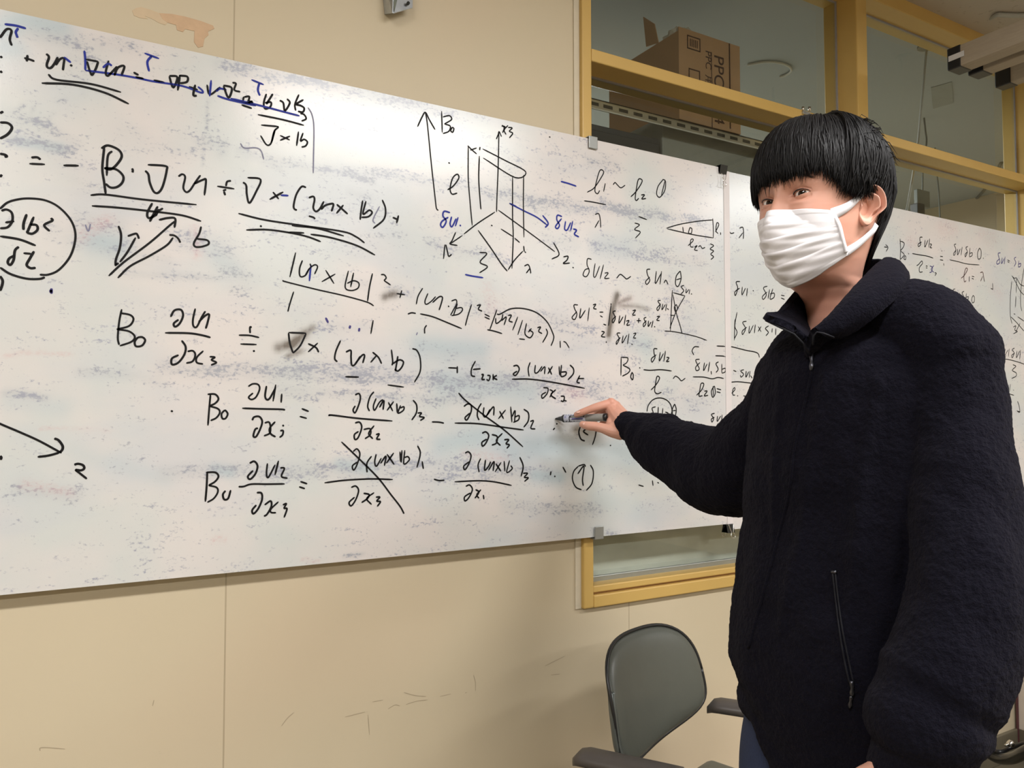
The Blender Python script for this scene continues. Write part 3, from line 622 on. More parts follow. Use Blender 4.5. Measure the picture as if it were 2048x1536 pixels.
# ================================================================== handwriting (strokes of ink lying on the boards)
OFF = {'A': (0, 0, 3.84), 'B': (400, 0, 3.84), 'C': (0, 350, 3.84), 'D': (400, 350, 3.84), 'E': (800, 200, 3.84), 'F': (800, 550, 3.84),
       'G': (300, 700, 3.84), 'H': (800, 750, 3.84), 'I': (1100, 300, 3.84), 'J': (1100, 600, 3.84), 'K': (1720, 400, 5.12), 'L': (1820, 560, 4.518), 'M': (0, 700, 5.12)}
M['ink'] = simple('black_marker_ink', (0.005, 0.0045, 0.005), 0.6, 0, 0.1, spec=0.2)
M['ink_blue'] = simple('blue_marker_ink', (0.010, 0.022, 0.26), 0.5, 0, 0.2, 60, spec=0.25)
M['ink_navy'] = simple('dark_blue_marker_ink', (0.028, 0.018, 0.17), 0.5, 0, 0.2, 60)
M['ink_faint'] = simple('faded_marker_ink', (0.20, 0.20, 0.29), 0.6, 0, 0.3, 200)
M['ink_brown'] = simple('brownish_marker_ink', (0.07, 0.022, 0.022), 0.55)
def ink(name, parent, mat, spec, w=0.0042, label=None, lift=0.0006):
    """spec: 'K: x y x y ...; x y ...; K2: ...' pen strokes"""
    ck = None; items = []
    for st in spec.replace('\n', ' ').split(';'):
        st = st.strip()
        if not st: continue
        if st[1:2] == ':': ck = OFF[st[0]]; st = st[2:]
        n = [float(t) for t in st.split()]
        if len(n) < 4: continue
        P2 = [(ck[0]+n[i]/ck[2], ck[1]+n[i+1]/ck[2]) for i in range(0, len(n)-1, 2)]
        P = [onY(x, y, BY-lift) for x, y in P2]
        ln = sum((b-a).length for a, b in zip(P[:-1], P[1:]))
        if ln < 0.004: P = [P[0], P[0]+(P[-1]-P[0]).normalized()*0.004 if ln > 1e-5 else P[0]+Vector((0.003, 0, 0.001))]
        Q = catmull(P, 6 if len(P) > 2 else 5)
        lo = np.min([tuple(q) for q in Q], 0); hi = np.max([tuple(q) for q in Q], 0); items.append([Q, lo, hi])
    # strokes that belong together by distance become one piece of writing
    m = len(items); grp = list(range(m))
    def root(i):
        while grp[i] != i: i = grp[i]
        return i
    for a in range(m):
        for b in range(a+1, m):
            gap = np.maximum(0, np.maximum(items[a][1]-items[b][2], items[b][1]-items[a][2]))
            if math.sqrt((gap**2).sum()) <= max(0.018, 0.45*max((items[a][2]-items[a][1]).max(), (items[b][2]-items[b][1]).max())): grp[root(a)] = root(b)
    for g in sorted({root(i) for i in range(m)}):
        bm = bmesh.new()
        for i in range(m):
            if root(i) == g: ribbon(bm, items[i][0], w*0.88*random.uniform(0.92, 1.08))
        o = from_bm(name, bm, mat, parent)
        if label: o['label'] = label
BL, BR = board_l, board_r
K = M['ink']
ink('equation_lettering', BL, K, '''A: 0 290 50 225 88 235 75 300 90 350; 0 440 18 435; 0 555 12 550; 185 445 225 455 265 470; 212 422 205 472;
 355 412 376 438 360 492 366 518 392 520 420 485 445 438; 428 500 460 455 492 448 488 500 483 540; 540 495 550 506; 655 455 755 472; 755 472 735 530 705 582; 705 582 685 530 668 470;
 835 465 812 555 828 582 868 545 900 510; 878 580 905 520 955 508 932 582; 1025 555 1065 577; 1040 590 1105 605; 1180 615 1265 634; 1300 582 1362 592 1330 672 1300 585; 1382 575 1365 695; 1376 580 1438 588 1436 628 1380 640;
 1450 665 1520 690; 1500 650 1485 728 1512 735; 1590 650 1612 726 1692 668; 1715 655 1780 676 1755 750 1716 660; 1785 635 1812 642 1800 690 1846 705; 1872 742 1868 782 1898 790 1915 742 1875 745; 1905 792 1940 775; 1908 772 1945 790; 1855 805 1935 832;
 370 570 435 612 700 645 930 708; 320 638 560 650 800 710 990 798''', 0.0046)
ink('correction_marking', BL, M['ink_blue'], '''A: 35 185 120 196 200 218; 140 215 122 245 128 270 135 290; 490 438 545 480; 648 388 655 460 655 540; 655 540 900 572 1060 600 1180 625 1400 660 1540 710 1556 698 1520 665; 1110 408 1222 450; 1165 430 1132 475 1145 548;
 1622 615 1610 740; 1660 702 1690 680 1740 690; 1670 735 1760 765 1966 812; 790 520 830 490 860 505; B: 395 612 490 650; 455 640 445 690 460 735; 235 755 480 815 650 860 765 890; D: 852 690 840 815; 620 155 680 158''', 0.0046, 'blue corrections over the top equation')
ink('equation_lettering', BL, K, '''B: 510 720 490 790 500 835 540 820 545 785 500 790; 560 720 535 760 510 800; 612 770 640 790 652 850 690 790 668 758; 760 725 730 800 735 850; 795 765 740 800 772 810 800 830 790 860 752 855; 770 870 800 880 815 912 780 930;
 445 880 640 920 798 962''', 0.0044)
ink('equation_lettering', BL, K, '''B: 470 960 605 972; 605 975 570 1010 545 1100 510 1110 465 1040; 578 990 548 1100; 615 1040 690 1075; 692 1045 615 1078; 757 1010 742 1120; 792 1020 772 1082 800 1070 825 1090 812 1120 780 1130''', 0.0040)
ink('faded_marking', BL, M['ink_faint'], '''B: 830 825 860 880 875 980 872 1200 870 1330; 310 1100 340 1135 430 1135 470 1160 490 1225; D: 1380 240 1330 340 1345 372; C: 655 380 678 430 695 375; F: 125 462 135 440''', 0.0030, 'faded bluish pen lines')
ink('equation_lettering', BL, K, '''A: 0 870 25 855; 0 940 60 945 92 980 60 1030 0 1065; 0 1180 38 1188 52 1200 34 1204; 0 1360 15 1340; 240 1210 285 1208 312 1226; 225 1257 345 1262; 487 1270 605 1272;
 802 1120 786 1290 800 1400 812 1490; 778 1140 830 1117 910 1150 935 1200 900 1260 850 1300 800 1290; 800 1290 890 1300 945 1350 940 1400 900 1435 850 1440 810 1410; 862 1160 828 1200 820 1350; 1013 1293 1020 1305 1018 1325;
 1135 1265 1270 1275 1280 1310 1250 1430 1215 1480 1180 1470 1150 1400 1140 1340 1115 1310; 1370 1355 1400 1338 1422 1360 1408 1440 1430 1475 1460 1460 1500 1400 1540 1345; 1490 1412 1560 1380 1582 1385 1570 1500;
 1668 1430 1800 1450; 1735 1430 1745 1395 1775 1388; 1712 1465 1738 1455; 1720 1470 1730 1500; C: 695 155 810 150 1100 188 1510 228; 705 237 900 250 1180 280 1400 310 1545 355;
 D: 365 20 465 35 430 130 380 215 360 150 355 80 330 55; 535 188 640 130; 560 130 605 185; 815 95 780 90 740 150 720 230 725 260 745 270; 835 175 870 165 880 190 870 250 890 280 920 260 952 202; 930 265 960 235 1000 222 1025 225 1010 280; 1048 295 1102 230; 1050 225 1090 260 1135 300;
 1250 195 1238 270 1230 345; 1275 200 1252 300 1300 270 1322 290 1292 320 1240 325; 1400 190 1425 260 1412 340 1330 410; 1480 325 1525 345; 1525 310 1510 370; 835 315 870 325 885 338;
 295 295 500 345 800 390 1100 435 1200 475 1265 522; 705 388 900 410 1105 468; 355 422 520 420 700 445 830 475 928 512; 850 455 1000 480 1200 540 1345 615; 670 440 800 445; 460 392 470 393''', 0.0046)
ink('circled_lettering', BL, K, '''C: 0 260 60 210 150 185 240 180 350 195 450 245 540 340 578 440 570 540 530 640 450 730 370 765 305 765; 0 710 80 760 200 795 300 798 345 785; 10 275 50 265 90 290 95 350 60 400 0 410; 40 365 110 355; 205 300 182 370 180 422; 260 320 218 420 212 442 250 450 288 420 280 385 232 380;
 390 330 402 350 340 385 382 432; 0 470 150 495 275 542; 145 550 115 580 105 650 80 690 60 672 72 640 112 618; 180 600 240 605; 262 585 230 640 205 690 235 715 275 712; 0 775 20 810 15 850 0 890''', 0.0046)
ink('vector_sketch_marking', BL, K, '''C: 1170 215 1132 290 1142 330 1190 310 1222 262; 1212 240 1180 300 1150 358; 1252 255 1215 280 1195 315; 910 390 930 460 920 560 890 650 888 700; 835 775 950 670 1150 520 1300 390 1345 355; 1220 345 1290 330 1345 335 1340 405; 905 790 1000 700 1150 620 1280 540 1330 480; 1300 460 1340 465 1370 490 1385 520;
 920 670 980 590 1042 480; 980 470 1040 450 1056 460 1068 490; 888 690 912 676; 1545 395 1530 450 1490 520 1500 550 1550 550 1602 530 1590 500 1510 490''', 0.0046)
ink('tick_marking', BL, M['ink_navy'], '''C: 395 870 395 912; 390 880 391 905; D: 965 1095 985 1135; 1155 1155 1148 1180; 1225 1175 1220 1202''', 0.0055, 'dark blue ticks')
ink('equation_lettering', BL, K, '''D: 735 595 690 785; 787 655 765 720 770 778 810 770 840 715; 808 772 840 720 880 690 903 705 880 762; 845 680 852 700; 965 730 1030 835; 1040 760 935 820; 1140 735 1115 860 1160 887 1212 870 1220 830 1180 812 1130 832; 1180 750 1157 860; 1325 755 1302 860 1287 970; 1390 765 1415 766 1430 790 1413 810; 1413 810 1465 845;
 640 810 660 820 900 880 1100 925 1280 975 1335 1005; 720 895 690 990 675 1050; 1510 910 1575 920; 1550 885 1535 945; 1330 1115 1312 1220;
 F: 175 100 140 160 125 225; 215 140 192 200 202 225 240 202 275 165; 250 212 300 168 326 172 318 215 300 270; 370 235 374 242; 395 200 430 190 435 220 412 265 388 310; 442 220 410 312; 395 312 450 300 480 270 470 250 430 257; 550 225 520 320 502 390; 590 235 618 230 602 262 632 278; 155 298 250 320 350 360 475 412; 60 300 90 290 122 295; 650 300 690 320; 650 322 690 340;
 690 420 715 350 745 265; 735 330 740 372 780 342 790 300; 780 352 816 322 800 385; 830 310 855 310 838 350 866 362; 905 320 865 425; 942 345 905 460; 972 370 960 450 998 482 1022 445 990 420; 985 440 1010 410; 1055 405 1080 400 1065 432 1092 450; 1122 412 1132 450 1095 520;
 745 300 770 300 850 260 950 258 1050 290 1130 360 1175 450 1180 490 1160 545; 670 420 720 430 785 450; 915 490 960 495; 205 385 190 410 190 450; 1230 505 1232 560; 1255 510 1275 520 1300 560''', 0.0036)
ink('equation_lettering', BL, K, '''C: 935 1030 915 1130 905 1250 915 1305; 925 1060 1000 1075 1025 1110 990 1160 895 1185; 900 1185 990 1200 1035 1240 1010 1280 920 1312; 1060 1245 1035 1280 1045 1315 1090 1310 1115 1270 1092 1245 1055 1248; 1310 1090 1340 1040 1390 1035 1406 1080 1380 1140 1345 1165 1335 1140 1372 1110; 1500 1025 1482 1110 1486 1160 1512 1165 1550 1090 1578 1045;
 1525 1130 1570 1085 1606 1070 1595 1130 1580 1180; 1268 1212 1450 1215 1550 1230 1618 1248; 1395 1270 1426 1320 1415 1380 1370 1440 1322 1455 1320 1410 1372 1382; 1440 1355 1480 1350 1500 1380 1480 1430 1430 1445; 1562 1350 1512 1400 1512 1440 1560 1452; 1610 1395 1650 1400 1625 1420 1662 1440 1620 1460;
 D: 298 1230 380 1232 455 1248; 310 1298 435 1302; 385 1215 384 1170 398 1170; 410 1345 418 1358; 680 1210 815 1215; 815 1218 770 1310 715 1368; 715 1368 690 1290 680 1212; 830 1295 890 1325 912 1362; 905 1290 830 1360; 1080 1270 1045 1350 1035 1410 1055 1435;
 1120 1360 1158 1347 1160 1400 1166 1458 1190 1455 1232 1390; 1190 1452 1245 1385 1264 1388 1250 1445; 1325 1360 1370 1400 1395 1450; 1357 1385 1310 1440; 1470 1340 1480 1430 1475 1462; 1520 1390 1510 1450 1500 1507; 1480 1450 1530 1420 1562 1435 1550 1475 1520 1505 1495 1490;
 F: 95 565 130 580 155 640 155 740 110 825; 370 712 440 715; 440 700 440 755; 580 660 550 720 550 770 578 780; 560 725 620 720; 625 765 640 766 630 800 652 802; 670 770 692 776 682 810 664 800; 715 760 716 810; 745 770 720 788 748 805;
 870 700 900 695 916 725 890 770 870 760 900 738; 1000 670 985 720 992 780; 1040 690 1036 748 1060 746 1092 700; 1078 742 1112 705 1110 762; 1140 710 1166 765; 1172 700 1135 760; 1222 700 1226 770; 1240 690 1236 775 1270 770 1276 745 1238 746; 1305 690 1332 720 1330 760 1290 805; 1382 770 1360 820 1382 830; 1365 795 1415 795; 860 800 1000 800 1180 825 1420 870;
 1100 865 1136 870 1130 910 1095 947 1090 920 1122 900; 1150 880 1172 895 1150 940; 1197 880 1160 920 1197 952; 1235 930 1262 935 1255 970 1235 965; 1252 962 1280 968; G: 1500 205 1605 208; 1825 268 1950 285''', 0.0042)
ink('equation_lettering', BL, K, '''G: 160 466 169 470; 465 340 455 450 445 580; 442 340 500 340 526 375 500 410 455 430; 455 430 520 450 536 480 510 520 465 542; 575 460 550 490 556 525 580 525 597 490 575 458; 755 280 790 260 830 265 842 300 815 360 780 380 758 362 792 330; 895 275 884 350 896 380 920 370 966 288; 966 265 945 395; 1012 335 1007 405; 708 447 850 452 1000 455 1038 460;
 785 540 800 515 840 512 862 550 845 610 815 665 794 660 808 610 830 600; 880 560 915 555 926 600 918 640 875 660; 962 550 920 600 926 642 965 668; 1019 574 1023 581; 1000 620 1022 620 1018 652 995 672; 1165 450 1220 472; 1150 510 1205 525; 1575 345 1605 335 1616 370 1600 430 1575 482 1560 460 1577 428; 1720 320 1690 360 1672 430 1686 470; 1737 370 1716 430 1726 462 1762 402 1790 380; 1762 442 1796 388 1790 460; 1830 400 1865 470; 1872 395 1820 465;
 1378 508 1395 500 1600 525 1862 545; 1575 560 1610 555 1626 595 1600 670 1575 687 1570 650 1602 625; 1640 610 1690 605 1692 650 1650 682; 1722 580 1680 640 1712 682; 1735 650 1760 645 1742 682 1770 686; F: -25 985 -20 1060; 5 1000 -15 1060 25 1040 30 1012 0 1022; 100 960 128 1000 125 1060 90 1115; 135 1060 165 1060 150 1085 186 1095 155 1118; 245 1128 300 1130 338 1138;
 490 1010 520 990 546 1000 546 1050 515 1112 500 1095 537 1060; 625 985 600 1030 594 1080 608 1115; 645 1015 640 1075 660 1087 692 1030; 665 1082 718 1012 720 1080; 765 1045 796 1105; 812 1035 755 1105; 850 1010 860 1132; 860 1090 884 1042 880 1130; 880 1092 914 1080 910 1112 870 1132; 950 1030 986 1060 985 1120 950 1170; 1000 1125 1025 1120 1005 1175 1040 1182; 450 905 500 960 650 1080 800 1190 945 1320; 420 1137 600 1142 800 1170 950 1190;
 630 1215 660 1205 682 1235 660 1290 635 1314 630 1285 667 1260; 705 1225 746 1240 740 1290 705 1307; 787 1215 740 1270 772 1310; 800 1265 835 1265 815 1295 840 1305 820 1332; 1175 1190 1190 1175; 1200 1147 1209 1139; 1385 1165 1374 1210 1390 1260 1420 1275; 1452 1170 1410 1200 1446 1230; 1512 1160 1500 1240 1478 1305; 1612 1308 1620 1310''', 0.0042)
ink('equation_lettering', BL, K, '''G: 1470 705 1600 830 1750 980 1850 1110 1920 1200 1952 1258; 1560 780 1590 760 1612 800 1590 880 1565 922 1555 890 1592 860; 1702 815 1670 860 1664 900 1668 940; 1737 800 1726 860 1740 892 1777 830; 1770 872 1812 815 1800 890; 1820 800 1876 880; 1872 790 1815 870; 1920 780 1925 860; 440 935 435 1050 425 1165; 430 940 500 940 526 970 500 1010 450 1040; 450 1040 510 1055 521 1090 490 1140 440 1170; 580 1080 560 1110 570 1147 600 1140 620 1075;
 765 870 800 855 826 890 810 950 770 992 752 970 792 925; 902 870 895 950 910 977 962 880; 987 850 960 960; 1000 905 1032 910 1010 970 1057 985; 680 1050 720 1048 780 1030 900 1030 1035 1028; 820 1095 856 1100 860 1150 830 1220 795 1257 785 1230 817 1190; 880 1190 926 1160 932 1200 900 1260 875 1277; 987 1165 930 1220 930 1247 968 1250; 1020 1190 1047 1180 1030 1215 1052 1220 1030 1287; 1155 1010 1208 1028; 1145 1050 1190 1065; 1340 1020 1500 1000 1700 990 1865 995;
 1545 1055 1580 1045 1602 1080 1580 1150 1545 1197 1530 1170 1572 1130; 1640 1100 1682 1110 1670 1140 1625 1172; 1722 1095 1665 1140 1702 1187; 1735 1130 1765 1130 1742 1160 1770 1165 1745 1202; F: 15 1345 10 1440; 37 1345 30 1450 72 1420 60 1395 35 1402; 135 1310 156 1370 130 1480; 170 1430 180 1490;
 H: 500 600 525 590 546 620 530 680 500 727 490 700 532 665; 620 640 600 690 608 747; 657 650 650 730 680 702 697 665; 680 732 722 665 715 737; 735 680 776 740; 777 670 730 745; 800 660 806 740; 842 655 820 747 862 720 850 695; 920 630 946 700 930 780; 945 755 980 755 955 785 986 790 955 818; 420 820 600 812 720 820 858 848; 505 855 535 845 556 880 530 940 500 967 497 935 542 905; 580 880 606 900 575 947; 622 880 590 920 607 947; 640 920 645 955;
 260 800 300 810 342 808; 1160 740 1155 770; 1185 775 1191 780; 1250 705 1275 750; 1370 700 1335 740 1325 800 1350 860 1395 882; 1370 700 1400 690 1418 690 1425 705; 1365 760 1412 700 1402 800 1408 852; 1462 690 1485 740 1475 830 1430 888''', 0.0042)
ink('arrow_marking', BL, K, '''M: -200 660 0 755 200 840 400 930 630 1055; 555 905 600 925 640 980 638 1020 610 1050; 610 1050 500 1080 385 1095; 760 1175 800 1165 850 1180 862 1212 830 1232 768 1225; 768 1225 830 1272 890 1320; 0 1085 12 1100 4 1125''', 0.0046)
ink('box_diagram_marking', BL, K, '''E: 195 95 210 180 240 480 270 750 280 830 295 848; 135 205 170 130 195 95 225 150 270 228; 320 85 325 250; 330 130 380 120 396 150 340 185; 345 185 386 200 375 240 330 258; 400 210 390 235 405 247 414 220 400 208; 785 192 800 215 788 252; 780 200 806 205 800 235; 830 195 800 230 815 265; 830 210 862 215 840 240 866 255 840 292; 740 300 755 265 762 243 780 282; 760 250 755 500 745 750 742 860;
 525 350 525 600 540 800 555 965; 520 350 550 380 590 415; 540 385 590 368; 615 360 612 385; 610 430 605 600 615 760 622 840; 635 375 800 460 965 550 885 595 640 445; 865 590 865 900 870 1050 860 1295; 950 575 948 800 952 1055; 730 860 600 945 490 1030; 480 1040 385 1105; 428 1015 400 1080 385 1105 442 1117; 755 845 900 950 1050 1060 1190 1165; 1180 1095 1222 1185 1165 1222; 700 960 707 965; 775 990 870 1050; 880 1060 920 1095; 950 1120 955 1165; 958 1166 964 1169;
 600 1000 700 1140 780 1260 825 1315; 945 1160 880 1230 830 1305; 345 1110 335 1220; 352 1110 365 1165 375 1200 397 1185; 610 1170 667 1180 615 1245 672 1280 610 1328; 955 1275 985 1265 1000 1300 1005 1332; 1000 1290 970 1330; 1255 1205 1290 1200 1282 1230 1255 1255 1305 1252; 1325 1285 1330 1287; 365 690 410 660 452 600 440 570 405 600 385 680 400 722 440 715; 372 480 380 485; 1145 282 1152 285''', 0.0036)
ink('blue_lettering', BL, M['ink_blue'], '''E: 840 793 950 850 1050 900 1130 960; 1095 885 1138 945 1115 980; 385 865 340 855 330 890 355 930 330 977 312 960 325 930 372 900; 397 895 385 950 400 972 432 910; 447 900 425 970; 458 960 464 964; 1245 895 1210 885 1205 920 1225 960 1210 987 1195 970 1242 910; 1272 930 1265 990 1285 997 1312 940; 1327 930 1310 1005; 1330 990 1356 1000 1340 1030 1375 1052; 1235 625 1290 640 1355 662; 500 1340 555 1352 640 1365; 840 793 900 822''', 0.0046, 'blue labels and arrow on the box diagram')
ink('notes_lettering', BL, K, '''I: 285 325 340 290 400 200 412 165 385 155 360 230 345 310 365 336 382 310; 425 255 412 320; 485 267 500 250 520 270 545 290 578 270; 620 360 660 320 700 260 707 230 680 225 665 290 655 370 665 387 682 370; 700 345 726 345 705 375 738 372; 870 225 830 280 820 340 845 362 882 310 887 240 865 225; 884 235 855 350; 262 390 330 400 430 420; 345 495 375 490 387 540 390 597; 377 540 345 597; 680 510 745 535; 650 560 687 575 650 610 694 630 655 678;
 895 600 1000 570 1150 545 1250 537; 1250 525 1255 600 1255 677; 1255 675 1100 650 900 605; 1020 590 1025 635; 1075 595 1065 635 1085 640 1090 605 1072 595; 1270 630 1297 575 1282 560 1275 620 1292 642; 1310 632 1312 652; 1060 735 1095 703 1100 685 1082 690 1080 740 1102 745; 1110 745 1130 735 1110 765 1135 772; 1140 745 1155 735 1170 755 1192 748; 1230 720 1257 735 1230 760 1257 775 1235 800 1257 820 1235 842;
 320 840 290 835 285 880 302 930 280 972 255 960 270 920 302 910; 347 870 335 960 350 972 382 890; 412 880 385 990; 420 945 447 945 420 985 457 985; 512 985 540 955 570 975 590 990 622 970; 770 915 745 920 750 960 767 1000 745 1032 735 1010 767 975; 817 930 810 1025 852 950; 857 930 845 1032; 875 1022 890 1000 907 1032; 1000 928 970 970 965 1030 985 1047 1007 990 1002 930; 970 997 1006 986;
 215 1190 185 1190 190 1220 207 1260 190 1302 170 1285 207 1240; 237 1215 230 1290 272 1230; 302 1210 290 1315; 330 1190 352 1185 335 1215 358 1222; 380 1245 410 1245; 385 1272 405 1284; 505 1235 485 1245 502 1290 485 1327 480 1305 507 1275; 537 1270 530 1330 562 1280; 582 1265 570 1345; 585 1315 607 1310 590 1345 615 1342; 635 1235 657 1230 635 1265 658 1268; 665 1310 700 1310; 683 1290 680 1330; 740 1285 722 1295 737 1330 720 1357 718 1335 742 1310; 757 1310 755 1355 777 1320; 792 1310 780 1365; 800 1355 804 1357; 820 1280 842 1278 820 1305 842 1310;
 395 1392 417 1400 395 1430 425 1437; 410 1337 432 1345; 430 1470 434 1480; 540 1405 515 1410 532 1450 512 1492 512 1470 542 1440; 562 1425 555 1482 592 1420; 607 1410 595 1492; 626 1490 630 1492; 640 1410 660 1408 642 1440 662 1445; 465 1180 472 1186; 470 1190 458 1280 450 1350''', 0.0034)
ink('triangle_marking', BL, K, '''I: 940 1075 932 1230 925 1390; 945 1095 1037 1120; 1037 1120 970 1240 920 1370; 945 1110 970 1250 1000 1350 1015 1412; 880 1390 950 1395 1050 1415 1130 1435 1205 1462; 970 1185 955 1210 965 1242 980 1215 970 1185; 850 1155 830 1160 847 1195 830 1232 822 1215 852 1180; 867 1180 860 1227 887 1185; 897 1180 888 1237; 900 1215 912 1227; 925 1270 955 1270; 1030 1040 1008 1050 1027 1080 1005 1107; 1047 1065 1045 1097 1067 1070; 1074 1070 1068 1107; 1083 1104 1088 1106''', 0.0032)
ink('equation_lettering', BL, K, '''J: 547 435 545 580; 550 440 597 445 590 480 560 500; 560 500 612 530 600 560 555 585; 630 555 620 590 635 612 640 575 628 553; 686 518 691 522; 825 375 800 375 800 410 807 440 785 477 780 450 817 420; 847 400 840 467 872 410; 887 390 875 472; 895 440 914 445 895 472 917 470; 718 535 770 540 850 535 935 545; 775 692 815 650 842 600 822 588 810 650 805 702 825 720 857 708; 945 605 965 585 990 600 1010 620 1040 600;
 1150 455 1120 460 1130 490 1147 530 1125 542 1120 515 1152 480; 1187 480 1180 542 1207 490; 1227 475 1215 552; 1238 545 1240 572; 1295 475 1275 490 1292 530 1275 557; 1320 490 1320 562; 1322 532 1347 525 1345 552 1322 562; 1097 590 1180 592 1245 605 1290 595 1335 603; 1125 732 1165 690 1182 645 1160 643 1150 700 1145 737 1172 735; 1185 700 1207 700 1185 735 1215 732; 1262 658 1240 700 1250 747 1270 715 1264 660; 1252 662 1256 738; 1280 680 1315 690; 1280 705 1310 712;
 745 857 755 810 790 767 840 752 890 765 925 800 937 850 925 892; 812 820 785 830 792 860 800 892; 832 820 830 882; 867 830 862 892; 885 860 907 870 890 892; 957 798 940 840 945 892 962 890 970 840 958 798; 945 850 966 848; 1065 942 1085 935 1105 947; 1265 870 1240 880 1257 910 1245 937 1240 915 1264 900; 1287 890 1285 932 1312 890; 1322 880 1318 937; 1145 360 1110 360 1092 390 1105 422; 1280 353 1345 356; 1270 428 1320 430 1340 433; 680 1420 720 1432; 787 1385 792 1427; 825 1400 837 1407''', 0.0036)
# ---- right-hand sheet
ink('equation_lettering', BR, K, '''I: 1350 630 1370 618 1390 640 1415 635; 1455 600 1482 595 1487 640 1485 682; 1482 635 1450 677; 1460 1010 1430 1015 1442 1060 1425 1117 1420 1090 1457 1060; 1477 1050 1475 1112 1502 1060; 1517 1060 1510 1122; 1558 1078 1563 1082; 1670 1045 1640 1060 1662 1110 1640 1147 1632 1125 1667 1090; 1687 1070 1675 1142; 1712 1065 1690 1142 1720 1132 1722 1100 1690 1105; 1775 1115 1802 1120; 1775 1137 1802 1147; 1885 1095 1865 1110 1887 1140 1865 1177; 1920 1110 1918 1170;
 1437 1245 1420 1350 1437 1400 1415 1452; 1420 1300 1416 1462; 1510 1315 1480 1325 1502 1370 1480 1417 1478 1390 1512 1360; 1532 1350 1530 1407 1562 1345; 1577 1340 1570 1407; 1600 1355 1622 1397; 1622 1355 1598 1394; 1680 1350 1655 1370 1677 1400 1658 1427; 1707 1370 1705 1402; 1735 1370 1733 1420;
 J: 1346 356 1400 360 1500 385 1590 405 1610 442; 1342 433 1378 442; 1365 535 1387 540 1368 570 1387 577; 1408 540 1432 550; 1490 535 1465 545 1487 570 1468 592 1462 575; 1507 545 1505 592 1527 550; 1537 545 1530 597; 1540 580 1554 602; 1380 632 1450 628 1560 640; 1390 722 1420 690 1417 673 1405 690 1405 727 1422 730; 1438 733 1443 737; 1485 735 1502 740; 1400 855 1375 870 1392 900 1372 932; 1420 870 1418 930''', 0.0034)
ink('equation_lettering', BR, K, '''K: 248 480 282 485; 262 455 287 485 268 527; 410 395 416 500 412 617; 415 420 452 440 445 480 415 520; 420 525 452 555 440 582 415 607; 460 568 450 600 466 610 470 580 458 568; 495 548 501 553; 640 380 615 385 617 430 622 455 600 477 598 450 632 430; 667 410 665 482 697 410; 714 395 705 487; 715 450 734 455 718 485 738 490; 535 548 600 560 690 575 750 595; 580 672 600 660 632 625 640 650 610 690 612 737 642 735; 675 675 692 678; 675 694 690 697;
 765 745 782 750 768 775; 820 575 850 580; 820 612 852 617; 838 515 838 527; 857 648 861 672; 985 450 965 460 982 500 975 550 962 567 960 545 987 510; 1000 500 1000 562 1027 500; 1047 480 1035 567; 1105 475 1085 490 1100 530 1080 582 1078 555 1102 530; 1127 490 1120 582; 1125 547 1150 540 1147 570 1122 582; 1225 490 1205 540 1210 602 1237 590 1240 520 1222 490; 1261 593 1265 597; 918 612 1000 630 1100 655 1222 665;
 1120 780 1118 837; 1145 780 1170 786; 1145 802 1165 810; 1357 850 1362 917; 1340 905 1364 915; 625 835 605 850 617 892; 652 860 650 892 674 892 692 860; 692 855 688 922; 712 915 722 935; 975 910 955 920 970 960 950 1002 945 975 972 950; 990 960 990 1007 1014 960; 1022 950 1018 1007; 1067 935 1045 950 1062 990 1045 1017; 1090 955 1085 1022; 1088 997 1110 990 1107 1015 1088 1022; 1160 975 1145 1010 1152 1052 1170 1040 1172 995 1158 975; 1020 1090 1090 1105 1170 1138; 1155 1190 1174 1225 1150 1242; 1510 612 1535 627; 1512 630 1530 642''', 0.0034)
ink('equation_lettering', BR, M['ink_brown'], '''K: 1035 802 1070 770 1102 710 1082 703 1065 780 1070 837 1087 825; 1232 745 1257 740 1267 790 1275 837; 1257 780 1235 832''', 0.0034, 'brownish letters')
ink('equation_lettering', BR, M['ink_navy'], '''K: 715 675 742 690 732 735 712 742; 757 670 730 710 757 742; 1440 540 1415 550 1427 600 1432 640 1405 657 1402 630 1432 600; 1457 590 1450 652 1477 600; 1487 580 1478 657; 1600 585 1580 600 1597 640 1578 682; 1627 620 1622 687; 1625 657 1647 650 1642 680 1622 687''', 0.0034, 'dark blue letters')
ink('sketch_marking', BR, K, '''K: 1555 775 1580 800 1602 795; 1555 830 1540 1000 1540 1180 1557 1267; 1605 795 1600 950; 1598 985 1592 1100; 1560 780 1600 850 1640 930 1680 972; 1605 800 1640 860 1680 882; 1680 700 1650 900 1645 1060 1657 1137; 1545 1195 1600 1250 1680 1342; 1575 1165 1590 1170; 1615 1195 1680 1240; 1570 1300 1597 1290 1585 1330 1612 1347 1570 1370; 1640 1260 1595 1352''', 0.0032)
ink('equation_lettering', BR, K, '''L: 672 505 674 542 690 562 707 545 690 540; 705 590 717 627; 730 650 750 657; 720 680 747 687; 780 685 830 708 920 725 1030 760 1100 800; 840 595 820 605 832 640 834 660 815 672 815 645 842 630; 862 620 855 682 887 630; 897 620 890 692; 945 615 925 630 942 660 925 702 920 680 947 660; 967 640 962 702 992 640; 1000 630 992 717; 930 765 957 780 925 815 960 840 957 870 918 890; 845 925 830 940 847 965 830 1002 825 980; 868 945 868 992 892 950; 907 940 900 1002; 933 993 938 997; 812 1018 870 1022 940 1042; 837 1065 830 1162; 840 1070 867 1085 840 1110 872 1130 850 1157 832 1162; 885 1138 878 1160 894 1167 887 1138; 972 1095 987 1140 992 1192 970 1187; 965 1182 997 1192''', 0.0034)
ink('faded_marking', BR, M['ink_faint'], '''L: 820 800 828 850 835 912''', 0.002)
